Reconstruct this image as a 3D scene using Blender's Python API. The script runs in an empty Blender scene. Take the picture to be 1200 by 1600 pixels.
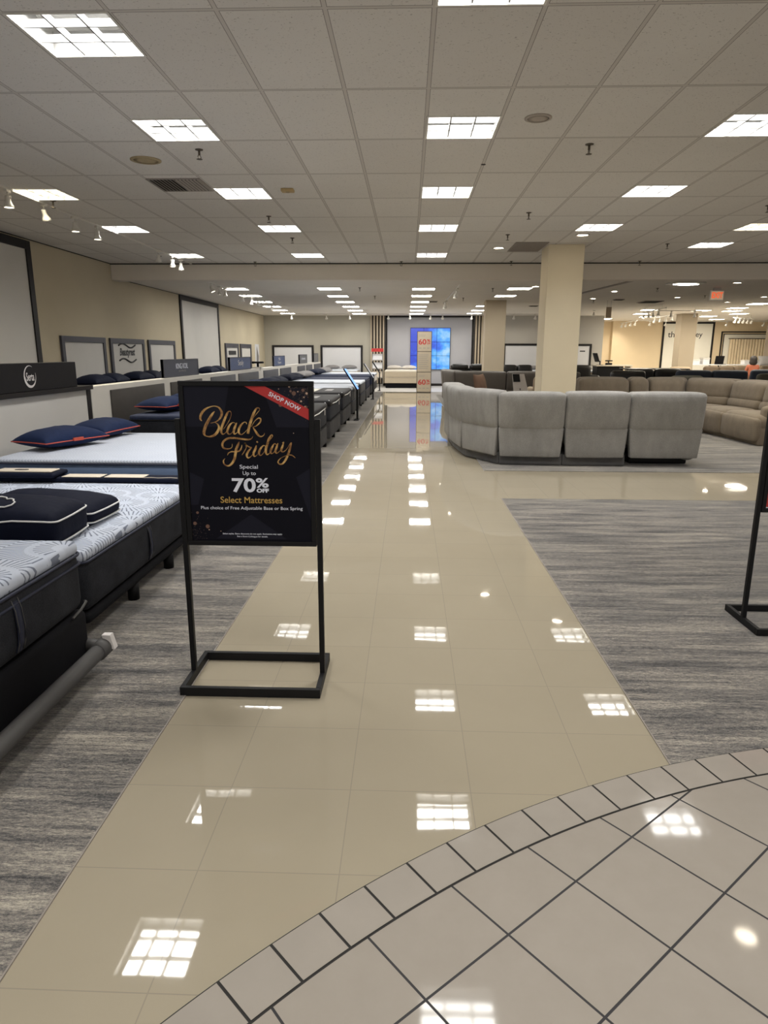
import bpy, bmesh, math, random
from mathutils import Vector, Matrix, Euler
sc = bpy.context.scene
COL = sc.collection
R = math.radians
random.seed(7)

# ---------------------------------------------------------------- camera
cd = bpy.data.cameras.new('camera')
cam = bpy.data.objects.new('camera', cd)
COL.objects.link(cam)
cam.location = (0.0, 0.0, 1.487)
cd.sensor_fit = 'VERTICAL'
cd.sensor_height = 32.0
cd.lens = 1050.97 / 1600.0 * 32.0
cd.clip_end = 200
cam.rotation_mode = 'XYZ'
cam.matrix_world = (Matrix.Translation((0, 0, 1.487)) @ Matrix.Rotation(0.035361, 4, 'Z')
                    @ Matrix.Rotation(math.pi / 2 - 0.233466, 4, 'X') @ Matrix.Rotation(0.00258, 4, 'Z'))
sc.camera = cam

# ---------------------------------------------------------------- world, exposure
LAMP = 30.0        # flush lights beyond the beam
TROF = 41.0        # watts of one nine cell troffer
SPREAD = 138       # its beam, degrees
BEAM = 14.0        # watts of a head washing the rear wall
BEAMH = 26.0       # the same for the warm right hall
SPOT = 14.0        # track head faces
w = bpy.data.worlds.new('world'); sc.world = w; w.use_nodes = True
bg = w.node_tree.nodes['Background']
bg.inputs[0].default_value = (1.0, 0.93, 0.84, 1); bg.inputs[1].default_value = 0.6
sc.view_settings.view_transform = 'Standard'
sc.view_settings.look = 'None'
sc.view_settings.exposure = 0.0
sc.view_settings.gamma = 1.0
sc.view_settings.use_curve_mapping = False

H1 = 3.342    # front ceiling
H2 = 3.06     # rear ceiling
XL = -6.5     # left wall
YB = 31.0     # rear wall
YR = 36.5     # rear wall of the right hand hall
XR = 24.0     # right wall
YF = -3.0     # open store front behind the camera

# ---------------------------------------------------------------- materials
def new_mat(name):
    m = bpy.data.materials.new(name); m.use_nodes = True
    nt = m.node_tree
    return m, nt, nt.nodes['Principled BSDF']

def node(nt, typ, **kw):
    n = nt.nodes.new(typ)
    for k, v in kw.items():
        setattr(n, k, v)
    return n

def math_n(nt, op, a, b=None, c=None):
    n = nt.nodes.new('ShaderNodeMath'); n.operation = op
    for i, x in enumerate((a, b, c)):
        if x is None: continue
        if isinstance(x, (int, float)): n.inputs[i].default_value = x
        else: nt.links.new(x, n.inputs[i])
    return n.outputs[0]

def mix_n(nt, fac, a, b):
    n = nt.nodes.new('ShaderNodeMix'); n.data_type = 'RGBA'
    for s, x in ((n.inputs[0], fac), (n.inputs[6], a), (n.inputs[7], b)):
        if isinstance(x, (int, float)): s.default_value = x
        elif isinstance(x, tuple): s.default_value = (*x[:3], 1)
        else: nt.links.new(x, s)
    return n.outputs[2]

def coords(nt, world=False, scale=(1, 1, 1), rotz=0.0, loc=(0, 0, 0)):
    if world: src = node(nt, 'ShaderNodeNewGeometry').outputs['Position']
    else: src = node(nt, 'ShaderNodeTexCoord').outputs['Object']
    mp = node(nt, 'ShaderNodeMapping'); nt.links.new(src, mp.inputs[0])
    mp.inputs['Scale'].default_value = scale; mp.inputs['Rotation'].default_value = (0, 0, rotz)
    mp.inputs['Location'].default_value = loc
    return mp.outputs[0]

def noise(nt, vec, scale, detail=3, rough=.5):
    n = node(nt, 'ShaderNodeTexNoise'); nt.links.new(vec, n.inputs['Vector'])
    n.inputs['Scale'].default_value = scale; n.inputs['Detail'].default_value = detail; n.inputs['Roughness'].default_value = rough
    return n.outputs[0]

def bump(nt, bs, h, strength, dist=.01):
    b = node(nt, 'ShaderNodeBump'); b.inputs['Strength'].default_value = strength; b.inputs['Distance'].default_value = dist
    nt.links.new(h, b.inputs['Height']); nt.links.new(b.outputs[0], bs.inputs['Normal'])

def pm(name, col, rough=.6, var=.12, vs=6.0, bs_=None, metal=0.0, spec=.5, emit=0.0, sheen=0.0):
    """plain surface with a little procedural colour variation"""
    m, nt, b = new_mat(name)
    v = coords(nt)
    n = noise(nt, v, vs, 4)
    f = math_n(nt, 'MULTIPLY_ADD', n, 2 * var, 1 - var)
    mx = node(nt, 'ShaderNodeVectorMath', operation='SCALE'); mx.inputs[0].default_value = col
    nt.links.new(f, mx.inputs['Scale']); nt.links.new(mx.outputs[0], b.inputs['Base Color'])
    b.inputs['Roughness'].default_value = rough; b.inputs['Metallic'].default_value = metal
    b.inputs['Specular IOR Level'].default_value = spec
    if sheen: b.inputs['Sheen Weight'].default_value = sheen
    if emit:
        b.inputs['Emission Color'].default_value = (*col, 1); b.inputs['Emission Strength'].default_value = emit
    if bs_: bump(nt, b, noise(nt, v, bs_[0], 3), bs_[1], bs_[2] if len(bs_) > 2 else .01)
    return m

def grid_mask(nt, c, sp, off, wd):
    t = math_n(nt, 'DIVIDE', math_n(nt, 'SUBTRACT', c, off), sp)
    f = math_n(nt, 'FRACT', t)
    d = math_n(nt, 'ABSOLUTE', math_n(nt, 'SUBTRACT', f, .5))
    return math_n(nt, 'GREATER_THAN', d, .5 - wd / sp / 2)

def sep(nt, v):
    s = node(nt, 'ShaderNodeSeparateXYZ'); nt.links.new(v, s.inputs[0]); return s.outputs

def mat_ceiling():
    m, nt, b = new_mat('ceiling_tile')
    p = coords(nt, True); s = sep(nt, p)
    fl = noise(nt, coords(nt, True, (60, 90, 60)), 1.0, 2, .6)
    fleck = math_n(nt, 'GREATER_THAN', fl, .67)
    big = noise(nt, p, 1.3, 3)
    c = mix_n(nt, big, (.72, .69, .65), (.80, .77, .73))
    # each tile a slightly different tone
    wn = node(nt, 'ShaderNodeTexWhiteNoise'); wn.noise_dimensions = '2D'
    fx = math_n(nt, 'FLOOR', math_n(nt, 'DIVIDE', math_n(nt, 'SUBTRACT', s[0], .122), .6096))
    fy = math_n(nt, 'FLOOR', math_n(nt, 'DIVIDE', math_n(nt, 'SUBTRACT', s[1], 4.26), 1.186))
    cb = node(nt, 'ShaderNodeCombineXYZ'); nt.links.new(fx, cb.inputs[0]); nt.links.new(fy, cb.inputs[1])
    nt.links.new(cb.outputs[0], wn.inputs[0])
    c = mix_n(nt, math_n(nt, 'MULTIPLY', wn.outputs[0], .35), c, (.62, .58, .54))
    c = mix_n(nt, math_n(nt, 'MULTIPLY', fleck, .6), c, (.2, .17, .145))
    gx = grid_mask(nt, s[0], .6096, .122, .024); gy = grid_mask(nt, s[1], 1.186, 4.26, .024)
    g = math_n(nt, 'MAXIMUM', gx, gy)
    c = mix_n(nt, g, c, (.62, .58, .54))
    ex = math_n(nt, 'SUBTRACT', grid_mask(nt, s[0], .6096, .122, .032), gx)
    ey = math_n(nt, 'SUBTRACT', grid_mask(nt, s[1], 1.186, 4.26, .034), gy)
    e = math_n(nt, 'MULTIPLY', math_n(nt, 'MAXIMUM', ex, ey), math_n(nt, 'SUBTRACT', 1.0, g))
    c = mix_n(nt, math_n(nt, 'MULTIPLY', e, .75), c, (.12, .1, .09))  # thin shadow beside the grid bars, painted into the tile colour
    nt.links.new(c, b.inputs['Base Color'])
    b.inputs['Roughness'].default_value = .9; b.inputs['Specular IOR Level'].default_value = .2
    bump(nt, b, fl, .25, .004)
    return m

def mat_aisle():
    m, nt, b = new_mat('aisle_tile')
    p = coords(nt, True); s = sep(nt, p)
    n = noise(nt, p, 2.2, 5, .6)
    c = mix_n(nt, n, (.335, .292, .216), (.375, .33, .248))
    wn = node(nt, 'ShaderNodeTexWhiteNoise'); wn.noise_dimensions = '2D'
    cb = node(nt, 'ShaderNodeCombineXYZ')
    nt.links.new(math_n(nt, 'FLOOR', math_n(nt, 'DIVIDE', math_n(nt, 'SUBTRACT', s[0], -.605), .418)), cb.inputs[0])
    nt.links.new(math_n(nt, 'FLOOR', math_n(nt, 'DIVIDE', math_n(nt, 'SUBTRACT', s[1], 1.272), .391)), cb.inputs[1])
    nt.links.new(cb.outputs[0], wn.inputs[0])
    c = mix_n(nt, math_n(nt, 'MULTIPLY', wn.outputs[0], .22), c, (.318, .275, .202))
    g = math_n(nt, 'MAXIMUM', grid_mask(nt, s[0], .418, -.605, .0035), grid_mask(nt, s[1], .391, 1.272, .0035))
    c = mix_n(nt, math_n(nt, 'MULTIPLY', g, .5), c, (.22, .195, .165))
    nt.links.new(c, b.inputs['Base Color'])
    scuff = noise(nt, coords(nt, True, (1, 1, 1)), 5.0, 6, .65)
    r = node(nt, 'ShaderNodeMapRange'); nt.links.new(scuff, r.inputs[0])
    r.inputs[1].default_value = .3; r.inputs[2].default_value = .8; r.inputs[3].default_value = .015; r.inputs[4].default_value = .045
    nt.links.new(r.outputs[0], b.inputs['Roughness'])
    b.inputs['Specular IOR Level'].default_value = .5
    # tiles are laid very slightly out of level: reflections break at the joints
    nm = node(nt, 'ShaderNodeBump'); nm.inputs['Strength'].default_value = .02; nm.inputs['Distance'].default_value = .02
    nt.links.new(noise(nt, p, 2.6, 1), nm.inputs['Height'])
    sub = node(nt, 'ShaderNodeVectorMath', operation='SUBTRACT'); nt.links.new(wn.outputs[1], sub.inputs[0]); sub.inputs[1].default_value = (.5, .5, .5)
    scl = node(nt, 'ShaderNodeVectorMath', operation='MULTIPLY'); nt.links.new(sub.outputs[0], scl.inputs[0]); scl.inputs[1].default_value = (.0018, .0018, 0)
    add = node(nt, 'ShaderNodeVectorMath', operation='ADD'); nt.links.new(scl.outputs[0], add.inputs[0]); nt.links.new(nm.outputs[0], add.inputs[1])
    nrm = node(nt, 'ShaderNodeVectorMath', operation='NORMALIZE'); nt.links.new(add.outputs[0], nrm.inputs[0])
    nt.links.new(nrm.outputs[0], b.inputs['Normal'])
    return m

def mat_carpet():
    m, nt, b = new_mat('streaked_carpet')
    a = noise(nt, coords(nt, True, (2.6, 42, 1)), 1.0, 5, .7)
    d = noise(nt, coords(nt, True, (110, 280, 1)), 1.0, 3, .8)
    e = noise(nt, coords(nt, True, (1.1, 8, 1)), 1.0, 4, .65)
    m_ = noise(nt, coords(nt, True, (32, 120, 1)), 1.0, 2, .7)
    f = math_n(nt, 'ADD', math_n(nt, 'ADD', math_n(nt, 'MULTIPLY', a, .23), math_n(nt, 'MULTIPLY', m_, .22)), math_n(nt, 'ADD', math_n(nt, 'MULTIPLY', d, .29), math_n(nt, 'MULTIPLY', e, .27)))
    cr = node(nt, 'ShaderNodeValToRGB'); nt.links.new(f, cr.inputs[0])
    el = cr.color_ramp.elements
    el[0].position = .395; el[0].color = (.022, .020, .022, 1)
    el[1].position = .60; el[1].color = (.52, .475, .39, 1)
    for pos, c in ((.45, (.064, .063, .064)), (.492, (.15, .14, .131)), (.535, (.27, .244, .213))):
        x = el.new(pos); x.color = (*c, 1)
    nt.links.new(cr.outputs[0], b.inputs['Base Color'])
    b.inputs['Roughness'].default_value = .95; b.inputs['Specular IOR Level'].default_value = .15
    b.inputs['Sheen Weight'].default_value = .8; b.inputs['Sheen Roughness'].default_value = .3
    bump(nt, b, d, .6, .006)
    return m

def mat_entrance():
    m, nt, b = new_mat('entrance_tile')
    p = coords(nt, True); ang = R(40.9)
    rp = node(nt, 'ShaderNodeMapping', vector_type='POINT'); nt.links.new(p, rp.inputs[0])
    rp.inputs['Location'].default_value = (0, 0, 0); rp.inputs['Rotation'].default_value = (0, 0, -ang)
    s = sep(nt, rp.outputs[0])
    ox = .276 * math.cos(ang) + 1.463 * math.sin(ang); oy = -.276 * math.sin(ang) + 1.463 * math.cos(ang)
    g = math_n(nt, 'MAXIMUM', grid_mask(nt, s[0], .291, ox, .0065), grid_mask(nt, s[1], .288, oy, .0065))
    n = noise(nt, p, 9, 5, .65)
    c = mix_n(nt, n, (.30, .268, .23), (.345, .31, .27))
    mark = math_n(nt, 'GREATER_THAN', noise(nt, coords(nt, True, (6, 9, 1)), 1.7, 6, .7), .735)
    c = mix_n(nt, math_n(nt, 'MULTIPLY', mark, .35), c, (.2, .18, .16))
    c = mix_n(nt, g, c, (.035, .034, .036))
    nt.links.new(c, b.inputs['Base Color'])
    b.inputs['Specular IOR Level'].default_value = .2
    rr = math_n(nt, 'ADD', math_n(nt, 'MULTIPLY', g, .5), .05)
    nt.links.new(rr, b.inputs['Roughness'])
    bump(nt, b, math_n(nt, 'MULTIPLY', g, -.5), .15, .004)
    return m

def mat_fan(name='fan_quilt', base=(.58, .61, .68), base2=(.46, .52, .65), line=(.10, .12, .18)):
    """white quilted ticking with radiating shell strokes"""
    m, nt, b = new_mat(name)
    v = coords(nt, scale=(2.7, 2.7, 0))
    vo = node(nt, 'ShaderNodeTexVoronoi', voronoi_dimensions='2D', feature='F1'); nt.links.new(v, vo.inputs['Vector'])
    vo.inputs['Scale'].default_value = 1.0; vo.inputs['Randomness'].default_value = .75
    d = node(nt, 'ShaderNodeVectorMath', operation='SUBTRACT'); nt.links.new(v, d.inputs[0]); nt.links.new(vo.outputs['Position'], d.inputs[1])
    s = sep(nt, d.outputs[0])
    ang = math_n(nt, 'ARCTAN2', s[1], s[0])
    r = vo.outputs['Distance']
    rr = math_n(nt, 'MULTIPLY', r, 2.7); ri = math_n(nt, 'FLOOR', rr)
    st = math_n(nt, 'SINE', math_n(nt, 'ADD', math_n(nt, 'MULTIPLY', ang, math_n(nt, 'MULTIPLY_ADD', ri, 26.0, 24.0)), math_n(nt, 'MULTIPLY', ri, 1.7)))
    ln = math_n(nt, 'GREATER_THAN', st, .60)
    rings = math_n(nt, 'FRACT', rr)
    ln = math_n(nt, 'MULTIPLY', ln, math_n(nt, 'MULTIPLY', math_n(nt, 'GREATER_THAN', rings, .12), math_n(nt, 'LESS_THAN', rings, .88)))
    ln = math_n(nt, 'MULTIPLY', ln, math_n(nt, 'GREATER_THAN', r, .13))
    c = mix_n(nt, noise(nt, v, 1.6, 3), base, base2)
    c = mix_n(nt, math_n(nt, 'MULTIPLY', ln, .85), c, line)
    nt.links.new(c, b.inputs['Base Color']); b.inputs['Roughness'].default_value = .75
    h = math_n(nt, 'SUBTRACT', math_n(nt, 'MULTIPLY', math_n(nt, 'SINE', math_n(nt, 'MULTIPLY', rings, 3.14159)), 1.0), math_n(nt, 'MULTIPLY', ln, .25))
    bump(nt, b, h, .35, .02)
    return m

def mat_lattice():
    m, nt, b = new_mat('fine_lattice_ticking')
    v = coords(nt); s = sep(nt, v)
    z = math_n(nt, 'PINGPONG', math_n(nt, 'MULTIPLY', s[1], 1.0), .11)
    st = math_n(nt, 'SINE', math_n(nt, 'MULTIPLY', math_n(nt, 'ADD', math_n(nt, 'ADD', s[0], z), s[2]), 240.0))
    ln = math_n(nt, 'GREATER_THAN', st, .35)
    c = mix_n(nt, noise(nt, v, 3, 3), (.56, .59, .66), (.48, .52, .61))
    c = mix_n(nt, math_n(nt, 'MULTIPLY', ln, .6), c, (.27, .31, .40))
    nt.links.new(c, b.inputs['Base Color']); b.inputs['Roughness'].default_value = .75
    q = math_n(nt, 'MAXIMUM', math_n(nt, 'ABSOLUTE', math_n(nt, 'SINE', math_n(nt, 'MULTIPLY', s[0], 11.0))), math_n(nt, 'ABSOLUTE', math_n(nt, 'SINE', math_n(nt, 'MULTIPLY', s[1], 11.0))))
    bump(nt, b, q, .3, .02)
    return m

def mat_quilt(name, c1, c2, freq=16.0, st=.5):
    m, nt, b = new_mat(name)
    v = coords(nt, rotz=R(45)); s = sep(nt, v)
    qa = math_n(nt, 'ABSOLUTE', math_n(nt, 'SINE', math_n(nt, 'MULTIPLY', s[0], freq)))
    qb = math_n(nt, 'ABSOLUTE', math_n(nt, 'SINE', math_n(nt, 'MULTIPLY', s[1], freq)))
    q = math_n(nt, 'MULTIPLY', qa, qb)
    c = mix_n(nt, noise(nt, v, 22, 3), c1, c2)
    nt.links.new(c, b.inputs['Base Color']); b.inputs['Roughness'].default_value = .8
    bump(nt, b, q, st, .02)
    return m

def mat_weave(name, c1, c2, scale=220, rough=.9, st=.4, streak=(1, 1, 1), sheen=.2):
    """woven or brushed upholstery"""
    m, nt, b = new_mat(name)
    v = coords(nt, scale=streak)
    n = noise(nt, v, scale, 3, .7); g = noise(nt, v, 7, 4, .6)
    f = math_n(nt, 'ADD', math_n(nt, 'MULTIPLY', n, .5), math_n(nt, 'MULTIPLY', g, .5))
    cr = node(nt, 'ShaderNodeValToRGB'); nt.links.new(f, cr.inputs[0])
    cr.color_ramp.elements[0].position = .32; cr.color_ramp.elements[0].color = (*c1, 1)
    cr.color_ramp.elements[1].position = .68; cr.color_ramp.elements[1].color = (*c2, 1)
    nt.links.new(cr.outputs[0], b.inputs['Base Color']); b.inputs['Roughness'].default_value = rough
    b.inputs['Specular IOR Level'].default_value = .25; b.inputs['Sheen Weight'].default_value = sheen
    bump(nt, b, n, st, .004)
    return m

def mat_emit(name, col, strength):
    m, nt, b = new_mat(name)
    n = noise(nt, coords(nt), 3, 2)
    b.inputs['Base Color'].default_value = (*col, 1)
    mx = node(nt, 'ShaderNodeVectorMath', operation='SCALE'); mx.inputs[0].default_value = col
    nt.links.new(math_n(nt, 'MULTIPLY_ADD', n, .04, .98), mx.inputs['Scale'])
    nt.links.new(mx.outputs[0], b.inputs['Emission Color']); b.inputs['Emission Strength'].default_value = strength
    return m

def mat_sky_screen():
    m, nt, b = new_mat('sky_video_screen')
    v = coords(nt); s = sep(nt, v)
    n = noise(nt, coords(nt, scale=(.9, 1, 1.1), loc=(3.2, 0, 1.3)), 1.25, 7, .58)
    t = math_n(nt, 'ADD', n, math_n(nt, 'MULTIPLY', s[0], .17))
    t = math_n(nt, 'SUBTRACT', t, math_n(nt, 'MULTIPLY', math_n(nt, 'SUBTRACT', s[2], .9), .05))
    cr = node(nt, 'ShaderNodeValToRGB'); nt.links.new(t, cr.inputs[0])
    e = cr.color_ramp.elements
    e[0].position = .40; e[0].color = (.05, .09, .62, 1); e[1].position = .82; e[1].color = (.62, .86, 1, 1)
    x = e.new(.52); x.color = (.06, .2, .9, 1); x = e.new(.62); x.color = (.12, .46, 1, 1)
    b.inputs['Base Color'].default_value = (.01, .01, .02, 1); b.inputs['Roughness'].default_value = .25
    nt.links.new(cr.outputs[0], b.inputs['Emission Color']); b.inputs['Emission Strength'].default_value = 1.0
    return m

M = {}
M['ceil'] = mat_ceiling(); M['aisle'] = mat_aisle(); M['carpet'] = mat_carpet(); M['entr'] = mat_entrance()
M['ceil2'] = pm('smooth_ceiling', (.75, .70, .63), .9, .05, 2)
M['beam'] = pm('beam_paint', (.76, .70, .62), .85, .04, 2)
M['wallL'] = pm('beige_wall_paint', (.56, .49, .355), .85, .05, 2)
M['wallB'] = pm('cream_wall_paint', (.43, .405, .34), .85, .04, 2)
M['wallG'] = pm('grey_wall_paint', (.44, .42, .385), .85, .04, 2)
M['wallTV'] = pm('cool_grey_wall_paint', (.42, .42, .45), .8, .04, 2)
M['wallR'] = pm('warm_tan_wall_paint', (.76, .62, .42), .85, .04, 2)
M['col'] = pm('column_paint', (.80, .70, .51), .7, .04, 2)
M['col2'] = pm('shaded_column_paint', (.56, .47, .34), .7, .04, 2)  # same column paint, dimmer light put into the colour
M['col3'] = pm('deep_shaded_column_paint', (.40, .335, .25), .7, .04, 2)  # column paint darkened further to offset the hall lamps on it
M['ivory'] = pm('ivory_panel', (.86, .83, .74), .6, .03, 3)
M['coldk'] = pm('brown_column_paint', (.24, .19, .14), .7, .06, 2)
M['black'] = pm('black_powder_coat', (.008, .008, .009), .5, .2, 30, spec=.22)
M['blackm'] = pm('matt_black_board', (.012, .011, .012), .6, .15, 12, spec=.2)
M['frameg'] = pm('charcoal_frame_paint', (.055, .055, .07), .55, .15, 8)
M['frameb'] = pm('black_frame_paint', (.016, .014, .014), .5, .15, 8, spec=.25)
M['board'] = pm('white_display_board', (.62, .60, .565), .6, .04, 2)
M['boardw'] = pm('bright_display_board', (.68, .68, .70), .6, .03, 2)
M['white'] = pm('white_laminate', (.68, .65, .59), .5, .04, 4)
M['hb'] = pm('dark_headboard_panel', (.055, .048, .042), .6, .12, 10)
M['hbg'] = pm('slate_headboard_panel', (.09, .09, .1), .6, .12, 10)
M['metalw'] = pm('white_enamel', (.75, .72, .66), .4, .05, 5)
M['louv'] = pm('louvre_enamel', (.16, .159, .155), .45, .04, 5)
M['refl'] = pm('reflector_enamel', (.24, .238, .233), .5, .03, 5)
M['lamp'] = mat_emit('troffer_lamp', (1.0, .96, .89), LAMP)
M['lampw'] = mat_emit('warm_troffer_lamp', (1.0, .86, .58), LAMP * .8)
M['lampf'] = mat_emit('flush_diffuser', (1.0, .98, .92), LAMP)
M['lampd'] = mat_emit('downlight_lamp', (1.0, .88, .70), SPOT * 3.5)
M['lamph'] = mat_emit('hall_diffuser', (1.0, .92, .76), LAMP * 1.9)
M['spot'] = mat_emit('spot_lamp', (1.0, .90, .74), SPOT)
M['navy'] = pm('navy_cotton', (.0115, .021, .062), .8, .2, 25, (120, .2, .003), spec=.15)
M['navyd'] = pm('midnight_cotton', (.0045, .0065, .019), .75, .2, 18, (14, .25, .02), spec=.15)
M['navyp'] = pm('navy_mattress_top', (.010, .014, .034), .75, .2, 14, (30, .4, .01), spec=.2)
M['orange'] = pm('orange_piping', (.50, .07, .04), .6, .1, 20)
M['pipew'] = pm('white_piping', (.75, .75, .75), .6, .06, 20)
M['pipen'] = pm('navy_piping', (.012, .016, .04), .6, .1, 20)
M['fan'] = mat_fan(); M['lattice'] = mat_lattice()
M['char'] = mat_weave('charcoal_mattress_border', (.007, .0075, .0105), (.031, .033, .042), 160, .85, .5, (1, 1, 1), .0)
M['charb'] = pm('black_upholstered_base', (.006, .006, .008), .8, .2, 20, spec=.15)
M['baseg'] = mat_weave('grey_upholstered_base', (.03, .029, .031), (.062, .06, .062), 200, .9, .3, (1, 1, 1), .0)
M['tube'] = pm('grey_foam_bar', (.075, .072, .07), .6, .1, 14)
M['blueb'] = pm('steel_blue_border', (.16, .23, .38), .8, .06, 20, (160, .3, .003))
M['tagw'] = pm('white_paper', (.72, .68, .66), .7, .06, 10)
M['cream'] = pm('cream_card', (.66, .58, .47), .6, .06, 9)
M['pal'] = mat_quilt('pale_blue_quilt', (.55, .60, .70), (.68, .71, .76))
M['crq'] = mat_quilt('cream_quilt', (.66, .60, .50), (.72, .67, .58))
M['gyq'] = mat_quilt('charcoal_quilt', (.035, .035, .04), (.07, .068, .07))
M['nvq'] = mat_quilt('navy_quilt', (.010, .016, .045), (.024, .034, .078))
M['bgm'] = pm('beige_mattress_border', (.50, .42, .31), .8, .06, 12, (90, .3, .004))
M['gpil'] = pm('grey_pillow_cotton', (.22, .21, .21), .8, .1, 15)
M['wpil'] = pm('pale_pillow_cotton', (.62, .58, .53), .8, .06, 15)
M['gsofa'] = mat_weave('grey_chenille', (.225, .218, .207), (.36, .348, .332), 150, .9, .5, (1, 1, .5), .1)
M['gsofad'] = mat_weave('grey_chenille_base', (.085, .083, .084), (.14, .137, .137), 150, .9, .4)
M['tsofa'] = mat_weave('tan_chenille', (.155, .125, .092), (.24, .198, .15), 150, .9, .5, (1, 1, .5), .1)
M['dsofa'] = pm('dark_taupe_leather', (.085, .072, .062), .5, .12, 9, (60, .25, .004))
M['bsofa'] = pm('black_leather', (.012, .011, .011), .4, .2, 9, (60, .2, .004))
M['blsofa'] = pm('slate_blue_fabric', (.025, .035, .06), .7, .15, 9, (120, .3, .003))
M['blarm'] = pm('steel_blue_fabric', (.08, .11, .17), .7, .12, 9, (120, .3, .003))
M['olive'] = pm('olive_grey_fabric', (.10, .095, .072), .8, .12, 12)
M['brsofa'] = pm('brown_fabric', (.12, .085, .055), .75, .15, 9, (120, .3, .003))
M['rust'] = pm('rust_brown_velvet', (.10, .05, .026), .7, .2, 14)
M['tan'] = pm('tan_fabric', (.36, .28, .19), .8, .1, 12)
M['slatd'] = pm('dark_wood_slat', (.035, .025, .018), .6, .3, 12)
M['slatc'] = pm('cream_wood_slat', (.50, .42, .31), .6, .1, 6)
M['red'] = pm('red_print', (.50, .03, .03), .6, .06, 6)
M['redx'] = pm('red_steel', (.35, .015, .015), .35, .1, 6)
M['poster'] = pm('black_poster', (.0055, .0057, .011), .5, .15, 5, spec=.12)
M['facet'] = pm('slate_poster_facet', (.0135, .014, .024), .5, .12, 5, spec=.12)
M['txtw'] = pm('white_print', (.84, .87, .98), .6, .04, 9)
M['txtg'] = pm('grey_print', (.30, .29, .28), .6, .05, 9)
M['txtb'] = pm('black_print', (.02, .02, .022), .6, .05, 9)
M['tanp'] = pm('tan_poster', (.48, .405, .305), .6, .05, 4)
M['bok1'] = pm('copper_dot_print', (.16, .085, .06), .6, .3, 30)
M['bok2'] = pm('bright_dot_print', (.62, .42, .30), .6, .2, 30)
M['sage'] = pm('dark_speckle_print', (.05, .033, .028), .6, .3, 60)
M['signn'] = pm('navy_sign_board', (.035, .04, .065), .5, .1, 6)
M['signb'] = pm('blue_sign_board', (.055, .085, .19), .5, .1, 6)
M['signg'] = pm('grey_sign_board', (.12, .12, .125), .5, .1, 6)
M['curt'] = pm('ivory_curtain', (.72, .60, .42), .85, .08, 8)
M['steel'] = pm('brushed_steel', (.45, .43, .40), .35, .08, 40, metal=.8)
M['bronze'] = pm('aged_brass', (.12, .10, .08), .4, .2, 40, metal=.7)
M['spk'] = pm('speaker_grille', (.44, .385, .33), .8, .1, 120)
M['stain'] = pm('yellowed_speaker_grille', (.40, .32, .19), .8, .15, 60)
M['vent'] = pm('vent_enamel', (.30, .265, .235), .5, .1, 20)
M['ventd'] = pm('dark_vent_cavity', (.02, .018, .016), .8, .1, 20)
M['cardboard'] = pm('yellowed_plastic', (.50, .36, .17), .6, .1, 20)
M['skin'] = pm('skin', (.30, .16, .10), .55, .08, 20)
M['hair'] = pm('dark_hair', (.015, .011, .010), .6, .3, 60)
M['shirt'] = pm('orange_shirt', (.33, .095, .05), .8, .12, 20)
M['jean'] = pm('dark_trousers', (.03, .035, .05), .8, .15, 20)
M['screen'] = mat_sky_screen()
M['tabscr'] = mat_emit('blue_tablet_screen', (.16, .38, 1.0), .9)
M['tabwht'] = pm('pale_tablet_print', (.55, .58, .62), .4, .05, 9)
M['exitr'] = mat_emit('exit_letters', (1.0, .13, .03), .7)
M['exitb'] = mat_emit('exit_face', (.80, .62, .44), .22)
M['pale'] = pm('pale_rear_tile', (.58, .56, .53), .35, .06, 3)

def mat_gold():
    m, nt, b = new_mat('gold_print')
    v = coords(nt, scale=(1, 1, 1)); n = noise(nt, v, 38, 3, .6)
    cr = node(nt, 'ShaderNodeValToRGB'); nt.links.new(n, cr.inputs[0])
    e = cr.color_ramp.elements
    e[0].position = .35; e[0].color = (.20, .085, .025, 1); e[1].position = .68; e[1].color = (.72, .48, .17, 1)
    x = e.new(.5); x.color = (.46, .25, .075, 1)
    nt.links.new(cr.outputs[0], b.inputs['Base Color']); b.inputs['Roughness'].default_value = .5
    return m
M['gold'] = mat_gold()
M['gold2'] = pm('flat_gold_print', (.55, .35, .09), .5, .1, 40)
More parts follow.
